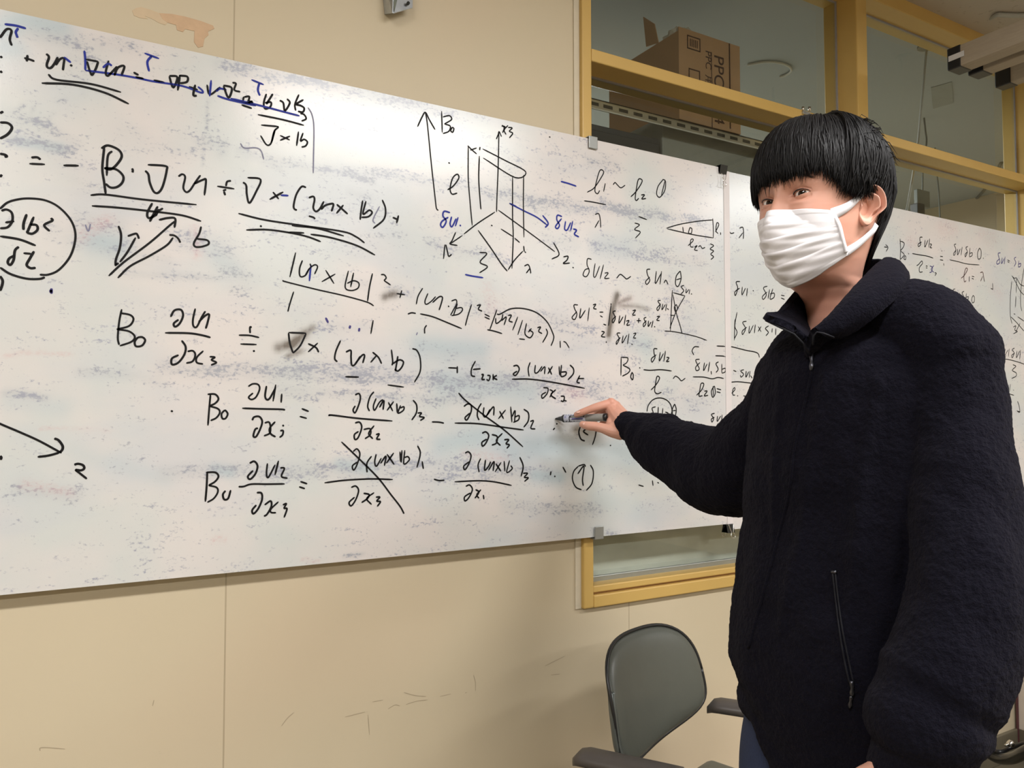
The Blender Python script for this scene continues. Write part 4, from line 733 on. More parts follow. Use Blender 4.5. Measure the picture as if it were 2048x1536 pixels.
# ================================================================== chair against the wall
def chair():
    pL, pR = onY(1200, 1330, -0.27), onY(1379, 1330, -0.17)
    ax = Vector((pR.x-pL.x, pR.y-pL.y, 0)); W2 = ax.length; ax.normalize()
    fw = Vector((ax.y, -ax.x, 0))                       # the way the chair faces (towards the room)
    mid = (pL+pR)/2
    base = Vector((mid.x, mid.y, 0))+fw*0.20
    t = empty('office_chair', Vector((base.x, base.y, 0)), 'grey-green office chair with brown armrests against the wall below the window', 'chair')
    zt = onY(1310, 1264, mid.y).z; zb = onY(1300, 1472, mid.y).z
    hw, cz, hh = W2/2, (zt+zb)/2+0.002, (zt-zb)/2
    # backrest: cushioned shield shape, curved sideways and leaning back
    nu, nv = 44, 34; F = []; V = []
    def outline(u, v):                                  # square -> rounded shield
        ex = 3.0 if v > 0 else 4.2; r = (abs(u)**ex+abs(v)**ex)**(1/ex); m = max(abs(u), abs(v)); k = m/r if r > 1e-6 else 1
        x, z = u*k, v*k
        x *= 1.0-0.03*max(0, z)
        return x, z
    def P(u, v, side):
        x, z = outline(u, v)
        z2 = z-0.26*(-x+0.1)*max(0, -z)**1.6            # lower edge drops towards the wall-side corner
        e = max(abs(u), abs(v)); th = 0.024*math.sqrt(max(0, 1-e**6))
        curve = 0.028*x*x
        lean = -0.05*(z+0.2)
        base_ = mid+ax*(x*hw)+Vector((0, 0, cz+z2*hh-mid.z))
        return base_+fw*(curve+lean*0.6+(th*0.9 if side else -th*0.35)+0.006*math.cos(z*2))
    for side in (1, 0):
        for j in range(nv+1):
            for i in range(nu+1): V.append(P(2*i/nu-1, 2*j/nv-1, side))
    S = (nu+1)*(nv+1)
    for s in (0, 1):
        for j in range(nv):
            for i in range(nu):
                a = s*S+j*(nu+1)+i; q = (a, a+1, a+nu+2, a+nu+1); F.append(q if s == 0 else q[::-1])
    o = from_py('backrest', V, F, M['chair_vinyl'], t, True)
    m = o.modifiers.new('w', 'WELD'); m.merge_threshold = 0.0005
    # grey piping round the backrest edge
    ring = [P(*uv, 0)+fw*0.004 for uv in [(math.cos(a)/max(abs(math.cos(a)), abs(math.sin(a))), math.sin(a)/max(abs(math.cos(a)), abs(math.sin(a)))) for a in np.linspace(0, 2*math.pi, 73)]]
    bm = bmesh.new(); tube(bm, ring, 0.0042, 8); from_bm('piping', bm, M['black_plastic'], o, True)
    # back upright and side tube
    sh = 0.43
    def loc(x, f, z): return Vector((mid.x, mid.y, 0))+ax*x+fw*f+Vector((0, 0, z))
    tube_obj('back_tube', [P(-1, 0.25, 0)+ax*0.012, P(-1, -0.1, 0)+ax*0.004, P(-1, -0.5, 0)+ax*0.002, P(-1, -0.85, 0)-ax*0.002, loc(-hw*0.99, 0.03, zb-0.05), loc(-hw*0.9, 0.08, sh+0.03)], 0.0085, M['chair_tube'], t, 12)
    bm = bmesh.new()
    for a, b in ((loc(-0.055, -0.03, cz-0.05), loc(-0.055, 0.05, sh-0.03)),):
        tube(bm, [a, a.lerp(b, 0.5)-fw*0.02, b, b+fw*0.16], [0.020, 0.020, 0.02, 0.02], 4)
    from_bm('back_upright', bm, M['chair_tube'], t)
    # seat cushion
    bm = bmesh.new(); bx(bm, (-0.23, 0.0, -0.05), (0.23, 0.38, 0.015), Matrix(((ax.x, fw.x, 0, mid.x+fw.x*0.02), (ax.y, fw.y, 0, mid.y+fw.y*0.02), (0, 0, 1, sh), (0, 0, 0, 1))))
    o = from_bm('seat', bm, M['chair_vinyl'], t, True); bevel(o, 0.025, 5)
    # armrests: pads with rounded tips carried on a post
    def pad(name, p0, p1, w):
        bm = bmesh.new(); d = (p1-p0); n = 16; P_ = [p0+d*(i/n) for i in range(n+1)]
        s_ = d.cross(Vector((0, 0, 1))).normalized(); rows = []
        for i, p in enumerate(P_):
            u = i/n; k = math.sqrt(max(0.0, 1-max(0, (0.13-u)/0.13)**2)); k2 = math.sqrt(max(0.0, 1-max(0, (u-0.93)/0.07)**2)); k = max(0.12, min(k, k2))
            sec = []
            for a in np.linspace(0, 2*math.pi, 17)[:-1]:
                ca, sa = math.cos(a), math.sin(a)
                sec.append(bm.verts.new(p+s_*(w*k*math.copysign(abs(ca)**0.7, ca))+Vector((0, 0, 0.013*(0.55+0.45*k)*math.copysign(abs(sa)**0.8, sa)-0.016*(1-k)))))
            rows.append(sec)
        for A, B in zip(rows[:-1], rows[1:]):
            for k in range(16): bm.faces.new((A[k], A[(k+1) % 16], B[(k+1) % 16], B[k]))
        bm.faces.new(rows[0][::-1]); bm.faces.new(rows[-1])
        return from_bm(name, bm, M['chair_arm'], t, True)
    aL0 = onZ(1146, 1508, 0.635); aR0 = onZ(1414, 1407, 0.635)
    dL = (fw*0.94+ax*0.34).normalized()
    dR = (fw*0.62+ax*0.80).normalized()
    dRr = onZ(1500, 1420, 0.635)-aR0; dRr = Vector((dRr.x, dRr.y, 0)).normalized(); dLr = onZ(1345, 1552, 0.635)-aL0; dLr = Vector((dLr.x, dLr.y, 0)).normalized()
    for a0, d in ((aL0, dLr), (aR0, dRr)):
        pad('armrest', a0, a0+d*0.22, 0.030)
        q = a0+d*0.15; s0 = loc(math.copysign(0.235, (q-loc(0, 0.2, 0)).dot(ax)), 0.2, sh-0.02)
        tube_obj('arm_post', [q-Vector((0, 0, 0.008)), q-Vector((0, 0, 0.09)), Vector((s0.x, s0.y, sh+0.04)), s0], 0.014, M['chair_tube'], t, 10)
    # gas lift and five-star base on casters
    c = loc(0, 0.20, 0)
    tube_obj('gas_lift', [c+Vector((0, 0, 0.10)), c+Vector((0, 0, sh-0.05))], 0.026, M['black_plastic'], t, 16, 0)
    for k in range(5):
        a = 2*math.pi*k/5+0.5; d = Vector((math.cos(a), math.sin(a), 0)); e = c+d*0.20
        lg = tube_obj('base_leg', [c+Vector((0, 0, 0.115)), c+d*0.12+Vector((0, 0, 0.10)), e+Vector((0, 0, 0.078))], 0.017, M['black_plastic'], t, 10)
        s = d.cross(Vector((0, 0, 1))); bm = bmesh.new(); p = e+Vector((0, 0, 0.028)); tube(bm, [p-s*0.022, p+s*0.022], 0.028, 18); from_bm('caster', bm, M['black_plastic'], lg, True)
    return t
chair()
# ================================================================== person
M_SKIN, nt, b = mat_new('skin'); v = coords(nt)
c = mix(nt, noise(nt, v, 22, 3), (0.585, 0.300, 0.215), (0.65, 0.35, 0.262)); c = mix(nt, ramp(nt, noise(nt, v, 9, 2), [(0.5, 0.0), (0.7, 0.5)]), c, (0.64, 0.29, 0.21))
L(nt, c, b.inputs['Base Color']); b.inputs['Roughness'].default_value = 0.48; b.inputs['Subsurface Weight'].default_value = 0.12; b.inputs['Subsurface Radius'].default_value = (0.012, 0.005, 0.003); b.inputs['Specular IOR Level'].default_value = 0.4
bump(nt, b, noise(nt, v, 900, 2), 0.04, 0.0006)
def mat_fleece():
    m, nt, b = mat_new('navy_fleece'); v = coords(nt)
    f = noise(nt, v, 260, 3, 0.7); g = noise(nt, v, 90, 2)
    c = mix(nt, f, (0.0022, 0.0022, 0.0052), (0.0075, 0.0072, 0.0125)); L(nt, c, b.inputs['Base Color'])
    b.inputs['Roughness'].default_value = 0.95; b.inputs['Specular IOR Level'].default_value = 0.06
    b.inputs['Sheen Weight'].default_value = 0.035; b.inputs['Sheen Roughness'].default_value = 0.6; b.inputs['Sheen Tint'].default_value = (0.55, 0.5, 0.6, 1)
    bump(nt, b, math_(nt, 'ADD', f, math_(nt, 'MULTIPLY', g, 0.8)), 0.9, 0.003); return m
M['fleece'] = mat_fleece()
M['hair'] = simple('black_hair', (0.0062, 0.0056, 0.0060), 0.52, 0, 0.3, 200, spec=0.22)
M['mask'] = simple('white_nonwoven_mask', (0.80, 0.78, 0.815), 0.75, 0, 0.02, 300, 0.06)
M['denim'] = simple('dark_blue_denim', (0.017, 0.028, 0.075), 0.85, 0, 0.35, 350, 0.2)
M['shirt'] = simple('black_shirt', (0.008, 0.008, 0.009), 0.9)
M['zip_dark'] = simple('navy_zip_tape', (0.012, 0.012, 0.017), 0.6)
M['zip'] = simple('dark_zip_tape', (0.009, 0.009, 0.013), 0.65, spec=0.2)
M['zip_metal'] = simple('gunmetal_zip', (0.09, 0.09, 0.105), 0.32, 0.9)
M['shoe'] = simple('dark_shoe', (0.03, 0.03, 0.035), 0.6)

HEAD = at(1640, 413, 1.188)
FA = math.radians(180+1.0)
hf = Vector((math.cos(FA), math.sin(FA), 0)); hl_ = Vector((-math.sin(FA), math.cos(FA), 0)); hu = Vector((0, 0, 1))
def hp_(x, y, z): return HEAD+hl_*x+hf*y+hu*z
ground = Vector((1.05, -0.85, 0))
person = empty('person', ground, 'young person in navy fleece and white face mask pointing a marker at the whiteboard', 'person')

# ---- head, neck and trunk as one surface: z, half width, front, back, squareness
RT = [(.1215, .006, .008, -.018, 2), (.1195, .024, .034, -.044, 2), (.115, .038, .053, -.06, 2), (.107, .050, .068, -.073, 2.1), (.095, .060, .080, -.084, 2.15), (.078, .0685, .0905, -.092, 2.2), (.055, .0745, .0965, -.097, 2.25), (.030, .0765, .0985, -.098, 2.3),
      (.012, .0768, .0970, -.097, 2.35), (0, .0765, .0940, -.095, 2.35), (-.02, .0755, .0935, -.090, 2.35), (-.045, .0725, .093, -.080, 2.3), (-.07, .068, .0905, -.070, 2.2), (-.09, .0615, .0845, -.066, 2.1), (-.105, .055, .0775, -.066, 2.05), (-.115, .0505, .068, -.068, 2.0),
      (-.122, .049, .050, -.071, 2.0), (-.130, .0475, .028, -.079, 2.0), (-.145, .0475, .010, -.089, 2.0), (-.165, .049, .002, -.098, 2.0), (-.185, .052, .000, -.106, 2.0), (-.205, .062, .008, -.112, 2.0), (-.225, .090, .028, -.112, 2.0), (-.26, .118, .045, -.118, 2.2), (-.34, .135, .06, -.118, 2.3), (-.5, .128, .06, -.11, 2.3), (-.62, .12, .055, -.105, 2.3), (-.75, .128, .05, -.115, 2.3), (-.82, .12, .045, -.11, 2.3), (-.84, .05, .02, -.05, 2.2)]
RTa = np.array(RT)[::-1]
def ringp(z): return [np.interp(z, RTa[:, 0], RTa[:, k]) for k in (1, 2, 3, 4)]
def outline(th, z, d=0.0):
    w, yf, yb, n = ringp(z); yc = (yf+yb)/2*0.9+0.1*(-0.01)
    s, c = np.sin(th), np.cos(th)
    x = (w+d)*np.sign(s)*np.abs(s)**(2/n); y = yc+np.where(c > 0, yf+d-yc, yc-yb+d)*np.sign(c)*np.abs(c)**(2/n)
    return x, y
EX, EYC, ER = 0.0292, 0.0745, 0.0122
zs = np.concatenate([np.array([.1222]), np.linspace(.1212, .105, 10), np.linspace(.102, .034, 26), np.linspace(.032, -.024, 76), np.linspace(-.026, -.13, 46), np.linspace(-.134, -.26, 30), np.linspace(-.27, -.84, 24)])
th = np.concatenate([np.linspace(-math.radians(85), math.radians(85), 300), np.linspace(math.radians(87), math.radians(273), 84)])
rows = []
def g2(x, s): return np.exp(-(x/s)**2)
def face_y(x, z, y):
    """features on the front of the face"""
    f = np.clip((y-0.02)/0.03, 0, 1)
    ax = np.abs(x)
    d = np.zeros_like(x)
    nz = np.interp(z, [-.062, -.055, -.048, -.040, -.02, 0.0, .012, .02], [0, .010, .024, .026, .0165, .0075, .0035, 0])
    nwid = np.interp(z, [-.06, -.045, -.02, .012], [.017, .0155, .0105, .0085])
    d += nz*np.exp(-(ax/nwid)**2.4)
    d += -0.0085*g2(ax-EX, .0165)*g2(z-.001, .0125) - 0.004*g2(ax-.016, .008)*g2(z-.001, .010)
    d += 0.003*g2(ax-.030, .022)*g2(z-.0235, .009) + 0.0035*g2(ax-.044, .018)*g2(z+.032, .018) + .0025*g2(ax-.03, .014)*g2(z+.0125, .0045)
    d += 0.004*g2(x, .02)*g2(z+.078, .012) + 0.004*g2(x, .016)*g2(z+.105, .01) - .002*g2(x, .022)*g2(z+.088, .004)
    y2 = y+d*f
    # lids: skin lies over the eyeball, parted along an almond
    e = (ax-EX); r2 = e**2+(z-0.0005)**2; R = ER+0.0016
    lid = EYC+np.sqrt(np.maximum(0, R*R-r2))
    near = np.clip((R-np.sqrt(r2))/0.004, 0, 1)
    y2 = np.where(f > 0.5, np.maximum(y2, y2*(1-near)+near*np.maximum(y2, lid)), y2)
    t = np.clip(e/0.0150, -1, 1); tilt = 0.0016*e/0.015
    zu = 0.0043*(1-np.abs(t)**2.2)+tilt; zl = -0.0030*(1-np.abs(t)**2.0)+tilt
    inside = (z < zu) & (z > zl) & (np.abs(e) < 0.0150) & (f > 0.5)
    edge = np.minimum(np.minimum(zu-z, z-zl)/0.0012, 1)
    y2 = np.where(inside, y2-0.0062*np.clip(edge, 0, 1), y2)
    crease = np.exp(-((z-(zu+0.0032))/0.0011)**2)*(np.abs(e) < .0165)*(f > .5); y2 = y2-0.0011*crease
    bag = np.exp(-((z-(zl-0.0062))/0.0016)**2)*(np.abs(e) < .016)*(f > .5); y2 = y2-0.0008*bag
    return y2
for z in zs:
    x, y = outline(th, z)
    y = np.where(y > 0.0, face_y(x, np.full_like(x, z), y), y) if -.12 < z < .06 else y
    rows.append(np.stack([x, y, np.full_like(x, z)], 1))
rows = np.array(rows); nz_, nt_ = rows.shape[:2]
V = [tuple(hp_(*p)) for p in rows.reshape(-1, 3)]
F = [(i*nt_+k, (i+1)*nt_+k, (i+1)*nt_+(k+1) % nt_, i*nt_+(k+1) % nt_) for i in range(nz_-1) for k in range(nt_)]
F.append(tuple(range(nt_))[::-1]); F.append(tuple((nz_-1)*nt_+k for k in range(nt_)))
bm_body = bmesh.new()
def add_py(bm, V, F):
    vv = [bm.verts.new(p) for p in V]
    for f in F: bm.faces.new([vv[i] for i in f])
add_py(bm_body, V, F)
# ---- ears
def ear(sx):
    o = Vector((sx*0.0785, -0.002, -0.0190)); eu = Vector((0, -0.24, 1)).normalized(); eb = Vector((sx*0.40, -0.9, -0.2)); eb = (eb-eu*eb.dot(eu)).normalized(); en = Vector((sx*0.86, 0.52, 0.0)); en = (en-eu*en.dot(eu)-eb*en.dot(eb)).normalized()
    if en.x*sx < 0: en = -en
    nr, nf = 26, 72; P = []
    for i in range(nr+1):
        r = i/nr
        for k in range(nf):
            ph = 2*math.pi*k/nf; cb, cu = math.cos(ph), math.sin(ph)   # +b back, +u up
            Rb = 0.0215 if cb > 0 else 0.0130; Ru = 0.0325 if cu > 0 else 0.0305
            if cu < 0 and cb > 0: Rb = 0.0215-0.010*(-cu)
            q = 1/math.sqrt((cb/Rb)**2+(cu/Ru)**2); b_, u_ = q*r*cb, q*r*cu
            back = 0.5+0.5*math.tanh(4*(cb+0.35*cu+0.15)); low = max(0, -cu-0.55)/0.45
            rim = 0.0085*math.exp(-((r-0.92)/0.075)**2)*back*(1-low)
            scapha = -0.0046*math.exp(-((r-0.76)/0.07)**2)*back*(1-low)
            anti = 0.0075*math.exp(-((r-0.56)/0.10)**2)*back*(1-0.6*low)
            ca = Vector((b_+0.001, u_-0.002, 0)); concha = -0.0165*math.exp(-((b_+0.0015)/0.0085)**2-((u_+0.0035)/0.0105)**2)
            tragus = 0.0075*math.exp(-((b_+0.0105)/0.0035)**2-((u_+0.003)/0.006)**2)
            fossa = -0.006*math.exp(-((b_+0.001)/0.006)**2-((u_-0.017)/0.004)**2)
            lobe = 0.0012*math.exp(-((b_+0.003)/0.009)**2-((u_+0.0235)/0.007)**2)
            h = rim+scapha+anti+concha+tragus+fossa+lobe+0.003*(b_/0.02)+0.0045
            if r > 0.97: h -= 0.004
            P.append(o+eb*b_+eu*u_+en*h)
    for k in range(nf):
        p = P[nr*nf+k]; P.append(o+(p-o)*0.80-en*0.013)
    Fq = [(i*nf+k, i*nf+(k+1) % nf, (i+1)*nf+(k+1) % nf, (i+1)*nf+k) for i in range(nr+1) for k in range(nf)]
    add_py(bm_body, [hp_(*p) for p in P], Fq)
ear(1); ear(-1)
# ---- hands (skinned from joints, fingers separate)
def hand_mesh(J, voxel=0.0013, smooth=5):
    bm = bmesh.new()
    for ch in J: limb(bm, [(at(px, py, d), r) for px, py, d, r in ch], 14, 5)
    return remesh(bm, voxel, smooth)
RH = [[(1275, 852, 1.742, .024), (1256, 850, 1.755, .0255), (1244, 846, 1.772, .025), (1232, 832, 1.80, .021), (1224, 818, 1.812, .0165)],
      [(1252, 858, 1.752, .021), (1240, 860, 1.757, .0195), (1226, 858, 1.762, .0165)],
      [(1246, 838, 1.785, .021), (1231, 815, 1.815, .0145), (1222, 806, 1.812, .0125)],
      [(1238, 832, 1.79, .016), (1226, 840, 1.79, .0135), (1221, 850, 1.775, .012)],
      # index over the pen
      [(1228, 811, 1.815, .0135), (1219, 808, 1.812, .0120), (1204, 811, 1.806, .0103), (1189, 815.5, 1.804, .0098), (1176, 820, 1.806, .0088), (1163, 825, 1.81, .0083), (1153, 829, 1.815, .0068)],
      # thumb under the pen
      [(1240, 864, 1.757, .0185), (1224, 862, 1.757, .0150), (1206, 856.5, 1.76, .0118), (1190, 853, 1.765, .0110), (1176, 851.5, 1.77, .0105), (1165, 849, 1.776, .0082)],
      # middle, ring and little finger curled behind the pen
      [(1232, 812, 1.835, .0125), (1218, 810, 1.85, .0115), (1194, 818, 1.872, .0098), (1178, 828, 1.868, .0088), (1172, 836, 1.85, .0078)],
      [(1236, 820, 1.85, .0125), (1222, 822, 1.872, .0112), (1200, 830, 1.89, .0096), (1188, 840, 1.882, .0086), (1186, 846, 1.865, .0076)],
      [(1240, 832, 1.86, .0120), (1228, 836, 1.882, .0102), (1212, 842, 1.892, .0086), (1203, 849, 1.884, .0076), (1203, 852, 1.87, .0068)]]
bm_body.from_mesh(hand_mesh(RH))
LH = [[(1832, 1490, .935, .027), (1812, 1530, .93, .027), (1800, 1570, .925, .026), (1792, 1612, .92, .022)], [(1826, 1560, .945, .022), (1818, 1612, .945, .018)],
      [(1800, 1520, .915, .018), (1765, 1535, .91, .0145), (1738, 1545, .908, .0115), (1733, 1572, .908, .0108), (1736, 1600, .908, .009)],
      [(1784, 1600, .915, .0125), (1770, 1650, .91, .0105), (1768, 1695, .915, .0092), (1774, 1728, .92, .0078)], [(1800, 1606, .925, .0125), (1792, 1662, .92, .0105), (1792, 1712, .925, .0092), (1798, 1746, .93, .0078)],
      [(1814, 1606, .94, .012), (1812, 1660, .938, .0102), (1814, 1704, .942, .009), (1818, 1734, .946, .0076)], [(1826, 1602, .955, .011), (1830, 1642, .955, .0092), (1834, 1676, .958, .008), (1836, 1700, .96, .007)]]
LH = [[(x-16, y+12, d+0.022, r) for x, y, d, r in c] for c in LH]
bm_body.from_mesh(hand_mesh(LH))
body = from_bm('body', bm_body, M_SKIN, person, True)
# fingernails
for px, py, d, nx in ((1156.5, 824.0, 1.8045, 0), (1169.5, 848.5, 1.7655, 1)):
    bm = bmesh.new(); bmesh.ops.create_uvsphere(bm, u_segments=16, v_segments=8, radius=1)
    P = at(px, py, d); ux = (at(px-10, py+(3.5 if nx == 0 else -1.5), d)-P).normalized(); nn = (CAM-P).normalized()*(0.6 if nx == 0 else 1)+cU*(0.8 if nx == 0 else 0.1); nn = (nn-ux*nn.dot(ux)).normalized(); w_ = ux.cross(nn)
    for q in bm.verts: q.co = P+ux*q.co.x*0.0052+w_*q.co.y*0.0040+nn*q.co.z*0.0011
    from_bm('fingernail', bm, simple('fingernail_pink', (0.68, 0.40, 0.32), 0.3), body, True)
# ---- eyes, lashes, brows
def eye_mat(nm, col, r=0.12):
    m, nt, b = mat_new(nm); b.inputs['Base Color'].default_value = (*col, 1); b.inputs['Roughness'].default_value = r; return m
EM = [eye_mat('eye_white', (0.68, 0.60, 0.55)), eye_mat('brown_iris', (0.022, 0.012, 0.008), 0.06), eye_mat('pupil', (0.002, 0.002, 0.002), 0.04)]
M['lash'] = simple('dark_lash', (0.02, 0.012, 0.01), 0.6); M['brow'] = simple('black_brow', (0.035, 0.022, 0.018), 0.7)
for sx in (1, -1):
    c0 = hp_(sx*EX, EYC-0.0004, 0.0005); g = (CAM+Vector((0, 0, 0.05))-c0).normalized(); g = (g*0.78+hf*0.42).normalized(); n_, b_ = frame_of(g)
    bm = bmesh.new(); bmesh.ops.create_uvsphere(bm, u_segments=48, v_segments=48, radius=1)
    for f in bm.faces:
        a = math.degrees(math.acos(max(-1, min(1, f.calc_center_median().normalized().z)))); f.material_index = 2 if a < 13 else 1 if a < 29 else 0
    for q in bm.verts: q.co = c0+(n_*q.co.x+b_*q.co.y+g*q.co.z)*ER
    from_bm('eyeball', bm, EM, person, True)
    bm = bmesh.new()
    P = []
    for t in np.linspace(-1, 1, 21):
        e = t*0.0150; z = 0.0043*(1-abs(t)**2.2)+0.0016*t; P.append((e, z))
    pts = [hp_(sx*(EX+e), EYC+math.sqrt(max(1e-8, (ER+0.0017)**2-e*e-z*z))+0.0003, z+0.0008) for e, z in P]
    tube(bm, pts, [0.0003+0.0008*math.sin(math.pi*min(1, (i+4)/24)) for i in range(21)], 6)
    for i in range(3, 21, 1):
        e, z = P[i]; p = pts[i]; d = (hf*0.8+hl_*(sx*e*30)+hu*0.25).normalized(); tube(bm, [p, p+d*0.0016, p+d*0.0026+hu*0.0006], [0.00022, 0.00016, 0.00005], 3)
    from_bm('eyelash', bm, M['lash'], person)
    bm = bmesh.new()
    for i in range(110):
        t = random.random(); x = 0.013+t*0.036; z = 0.0205+0.006*math.sin(t*2.3)-0.0055*t*t+random.uniform(-.0028, .0028)*(1-0.6*t)
        xx, yy = outline(np.array([math.asin(min(1, (x/ringp(z)[0])**1.15))]), z); y = float(face_y(np.array([x]), np.array([z]), yy)[0])+0.0004
        p = hp_(sx*x, y, z); d = (hl_*(sx*0.85)-hf*0.28*t+hu*(0.55-0.75*t)).normalized(); tube(bm, [p-d*0.001, p+d*0.003+hf*0.0006, p+d*0.0062], [0.00024, 0.00024, 0.00005], 3)
    from_bm('eyebrow', bm, M['brow'], person)
# ---- hair: a close cap and many tapered locks falling from the crown
def z_end(a):            # lowest point of the hair for each direction (0 = forehead, 180 = nape)
    A = abs(math.degrees(a)); return float(np.interp(A, [0, 25, 38, 48, 56, 63, 70, 78, 86, 93, 104, 112, 122, 135, 150, 180], [.0225, .0228, .0245, .025, .0185, .007, -.005, -.009, -.004, .007, .008, -.002, -.050, -.088, -.096, -.098] if a > 0 else [.0225, .0215, .0165, .014, .012, .010, .008, .006, .004, .004, .006, -.002, -.050, -.088, -.096, -.098]))
def hair_pt(a, psi, d):
    z = 0.022+0.0995*math.cos(psi) if psi < math.pi/2 else 0.022-(psi-math.pi/2)*0.1
    x, y = outline(np.array([a]), z, 0.0)
    s = min(1.0, math.sin(min(psi, math.pi/2))+0.02); nx, ny = math.sin(a), math.cos(a)
    return Vector((float(x[0])+nx*d*s, float(y[0])+ny*d*s, z+d*max(0.0, math.cos(psi))))
def psi_of(z): return math.acos(min(1, (z-0.022)/0.0995)) if z > 0.022 else math.pi/2+(0.022-z)/0.1
bm = bmesh.new(); na, npz = 96, 34; rowsH = []
for i in range(npz+1):
    r = []
    for k in range(na):
        a = -math.pi+2*math.pi*k/na; A = abs(math.degrees(a)); ze = z_end(a)+0.006
        if A < 56: ze = float(np.interp(A, [0, 40, 56], [.062, .056, .030]))
        ps = 0.02+(psi_of(ze)-0.02)*i/npz; r.append(bm.verts.new(hp_(*hair_pt(a, ps, 0.0085*(1-(i/npz)**6)+0.0012))))
    rowsH.append(r)
for i in range(npz):
    for k in range(na): bm.faces.new((rowsH[i][k], rowsH[i][(k+1) % na], rowsH[i+1][(k+1) % na], rowsH[i+1][k]))
bm.faces.new(rowsH[0])
random.seed(21)
for s in range(9500):
    a = random.uniform(-math.pi, math.pi); ps0 = random.uniform(0.05, 1.15) if s % 3 else random.uniform(0.3, 1.6)
    A = abs(math.degrees(a)); ze = z_end(a)+random.gauss(0.001, 0.0065 if A < 50 else 0.005)
    if A < 52 and random.random() < 0.5: ze += random.uniform(0.004, 0.032)
    ps1 = psi_of(ze)
    if ps1 < ps0+0.3: ps0 = max(0.05, ps1-0.5)
    d0 = random.uniform(0.007, 0.0195)*(0.68 if (A < 70 or a < 0) else 1.0); tw = random.gauss(0, 0.10); n = 9
    wmax = random.uniform(0.0005, 0.0015); pts = []
    for i in range(n+1):
        t = i/n; ps = ps0+(ps1-ps0)*t
        d = d0*(1-0.25*t*t) if A < 70 else d0*(1-0.45*t**2)
        if A > 120 and ps > 1.7: d = d0*(1-0.75*t)+0.002
        pts.append(hp_(*hair_pt(a+tw*t*t*(0.5 if A < 60 else 1)+0.02*math.sin(5*t+s), ps, d)))
    tube(bm, pts, [wmax*(0.35+0.65*min(1, 4*t))*(1-t**3)+0.00012 for t in np.linspace(0, 1, n+1)], 4, True)
for s in range(130):      # short unruly ends at the crown and back
    a = random.choice((-1, 1))*random.uniform(1.6, 3.1); ps = random.uniform(0.35, 1.1); p = hp_(*hair_pt(a, ps, 0.015)); q = hp_(*hair_pt(a+random.gauss(0, .12), ps+0.12, 0.0205+random.uniform(0, .004)))
    r = hp_(*hair_pt(a+random.gauss(0, .2), ps+0.26, 0.0215+random.uniform(0, .006))); tube(bm, [p, q, r], [0.0010, 0.0007, 0.0001], 4)
from_bm('hair', bm, M['hair'], person, True)
# ---- face mask
def face_at(x, z):
    w, yf, yb, n = ringp(z); yc = (yf+yb)/2*0.9-0.001; q = min(0.995, abs(x)/w)
    y = np.array([yc+(yf-yc)*(1-q**n)**(1/n)]); return float(face_y(np.array([x]), np.array([z]), y)[0])
def mask_pt(u, v, lift=0.0):
    zc = np.interp(v, [0, .2, .45, .7, .88, 1], [-.0225, -.044, -.073, -.099, -.120, -.131]); ze = np.interp(v, [0, .5, .8, 1], [-.0290, -.055, -.076, -.090])
    yc = np.interp(v, [0, .10, .25, .45, .62, .8, .92, 1], [.1125, .1175, .1195, .1135, .1025, .0885, .078, .064]); ye = np.interp(v, [0, .5, .8, 1], [.056, .046, .036, .025])
    xe = np.interp(v, [0, .5, .8, 1], [.0640, .0675, .0680, .0640])
    a = abs(u); p = 1-a**1.75
    top = float(np.interp(v, [0, .3, .6], [1, .35, 0]))
    y = ye+(yc-ye)*(p*(1-0.30*top)+0.30*top*math.exp(-(a/0.24)**2))
    z = ze+(zc-ze)*(1-a**1.5)
    x = xe*math.copysign(a**0.92, u)
    pl = sum(0.0028*max(0, 1-abs((v-c)-0.02)/0.05)*(1 if v > c else 0.1) for c in (0.20, 0.38, 0.56, 0.73))*(0.35+0.65*(1-a**3))
    wr = 0.0013*math.sin(26*v+5*u+2*math.sin(4*u))*(1-top)*(1-a**4)+0.0010*math.sin(47*v-9*u)*(1-top)
    bnd = 0.0008 if v < 0.085 or v > 0.955 or a > 0.94 else 0
    z2 = z-0.15*pl
    y = max(y+pl+wr, face_at(x, max(-.119, z2))+0.0016) if z2 > -.124 else y+pl+wr
    return Vector((x, y+bnd+lift, z2))
nu, nv = 90, 90
V = [hp_(*mask_pt(-1+2*i/nu, j/nv)) for j in range(nv+1) for i in range(nu+1)]
F = [(j*(nu+1)+i, j*(nu+1)+i+1, (j+1)*(nu+1)+i+1, (j+1)*(nu+1)+i) for j in range(nv) for i in range(nu)]
fmask = from_py('face_mask', V, F, M['mask'], person, True)
m = fmask.modifiers.new('s', 'SOLIDIFY'); m.thickness = 0.0014; m.offset = -1
def strap(name, pts, w, parent, nrm):
    P = catmull([Vector(p) for p in pts], 8); n = len(P); bm = bmesh.new(); Rw = []
    for i, p in enumerate(P):
        t = (P[min(i+1, n-1)]-P[max(i-1, 0)]).normalized(); s = t.cross(Vector(nrm)).normalized(); k = w[0]+(w[1]-w[0])*min(1, i/(n*0.45)); o_ = t.cross(s).normalized()*0.0008
        Rw.append([bm.verts.new(hp_(*q)) for q in (p-s*k+o_, p+s*k+o_, p+s*k-o_, p-s*k-o_)])
    for A, B in zip(Rw[:-1], Rw[1:]):
        for k in range(4): bm.faces.new((A[k], A[(k+1) % 4], B[(k+1) % 4], B[k]))
    bm.faces.new(Rw[0]); bm.faces.new(Rw[-1])
    o = from_bm(name, bm, M['mask'], parent, True); return o
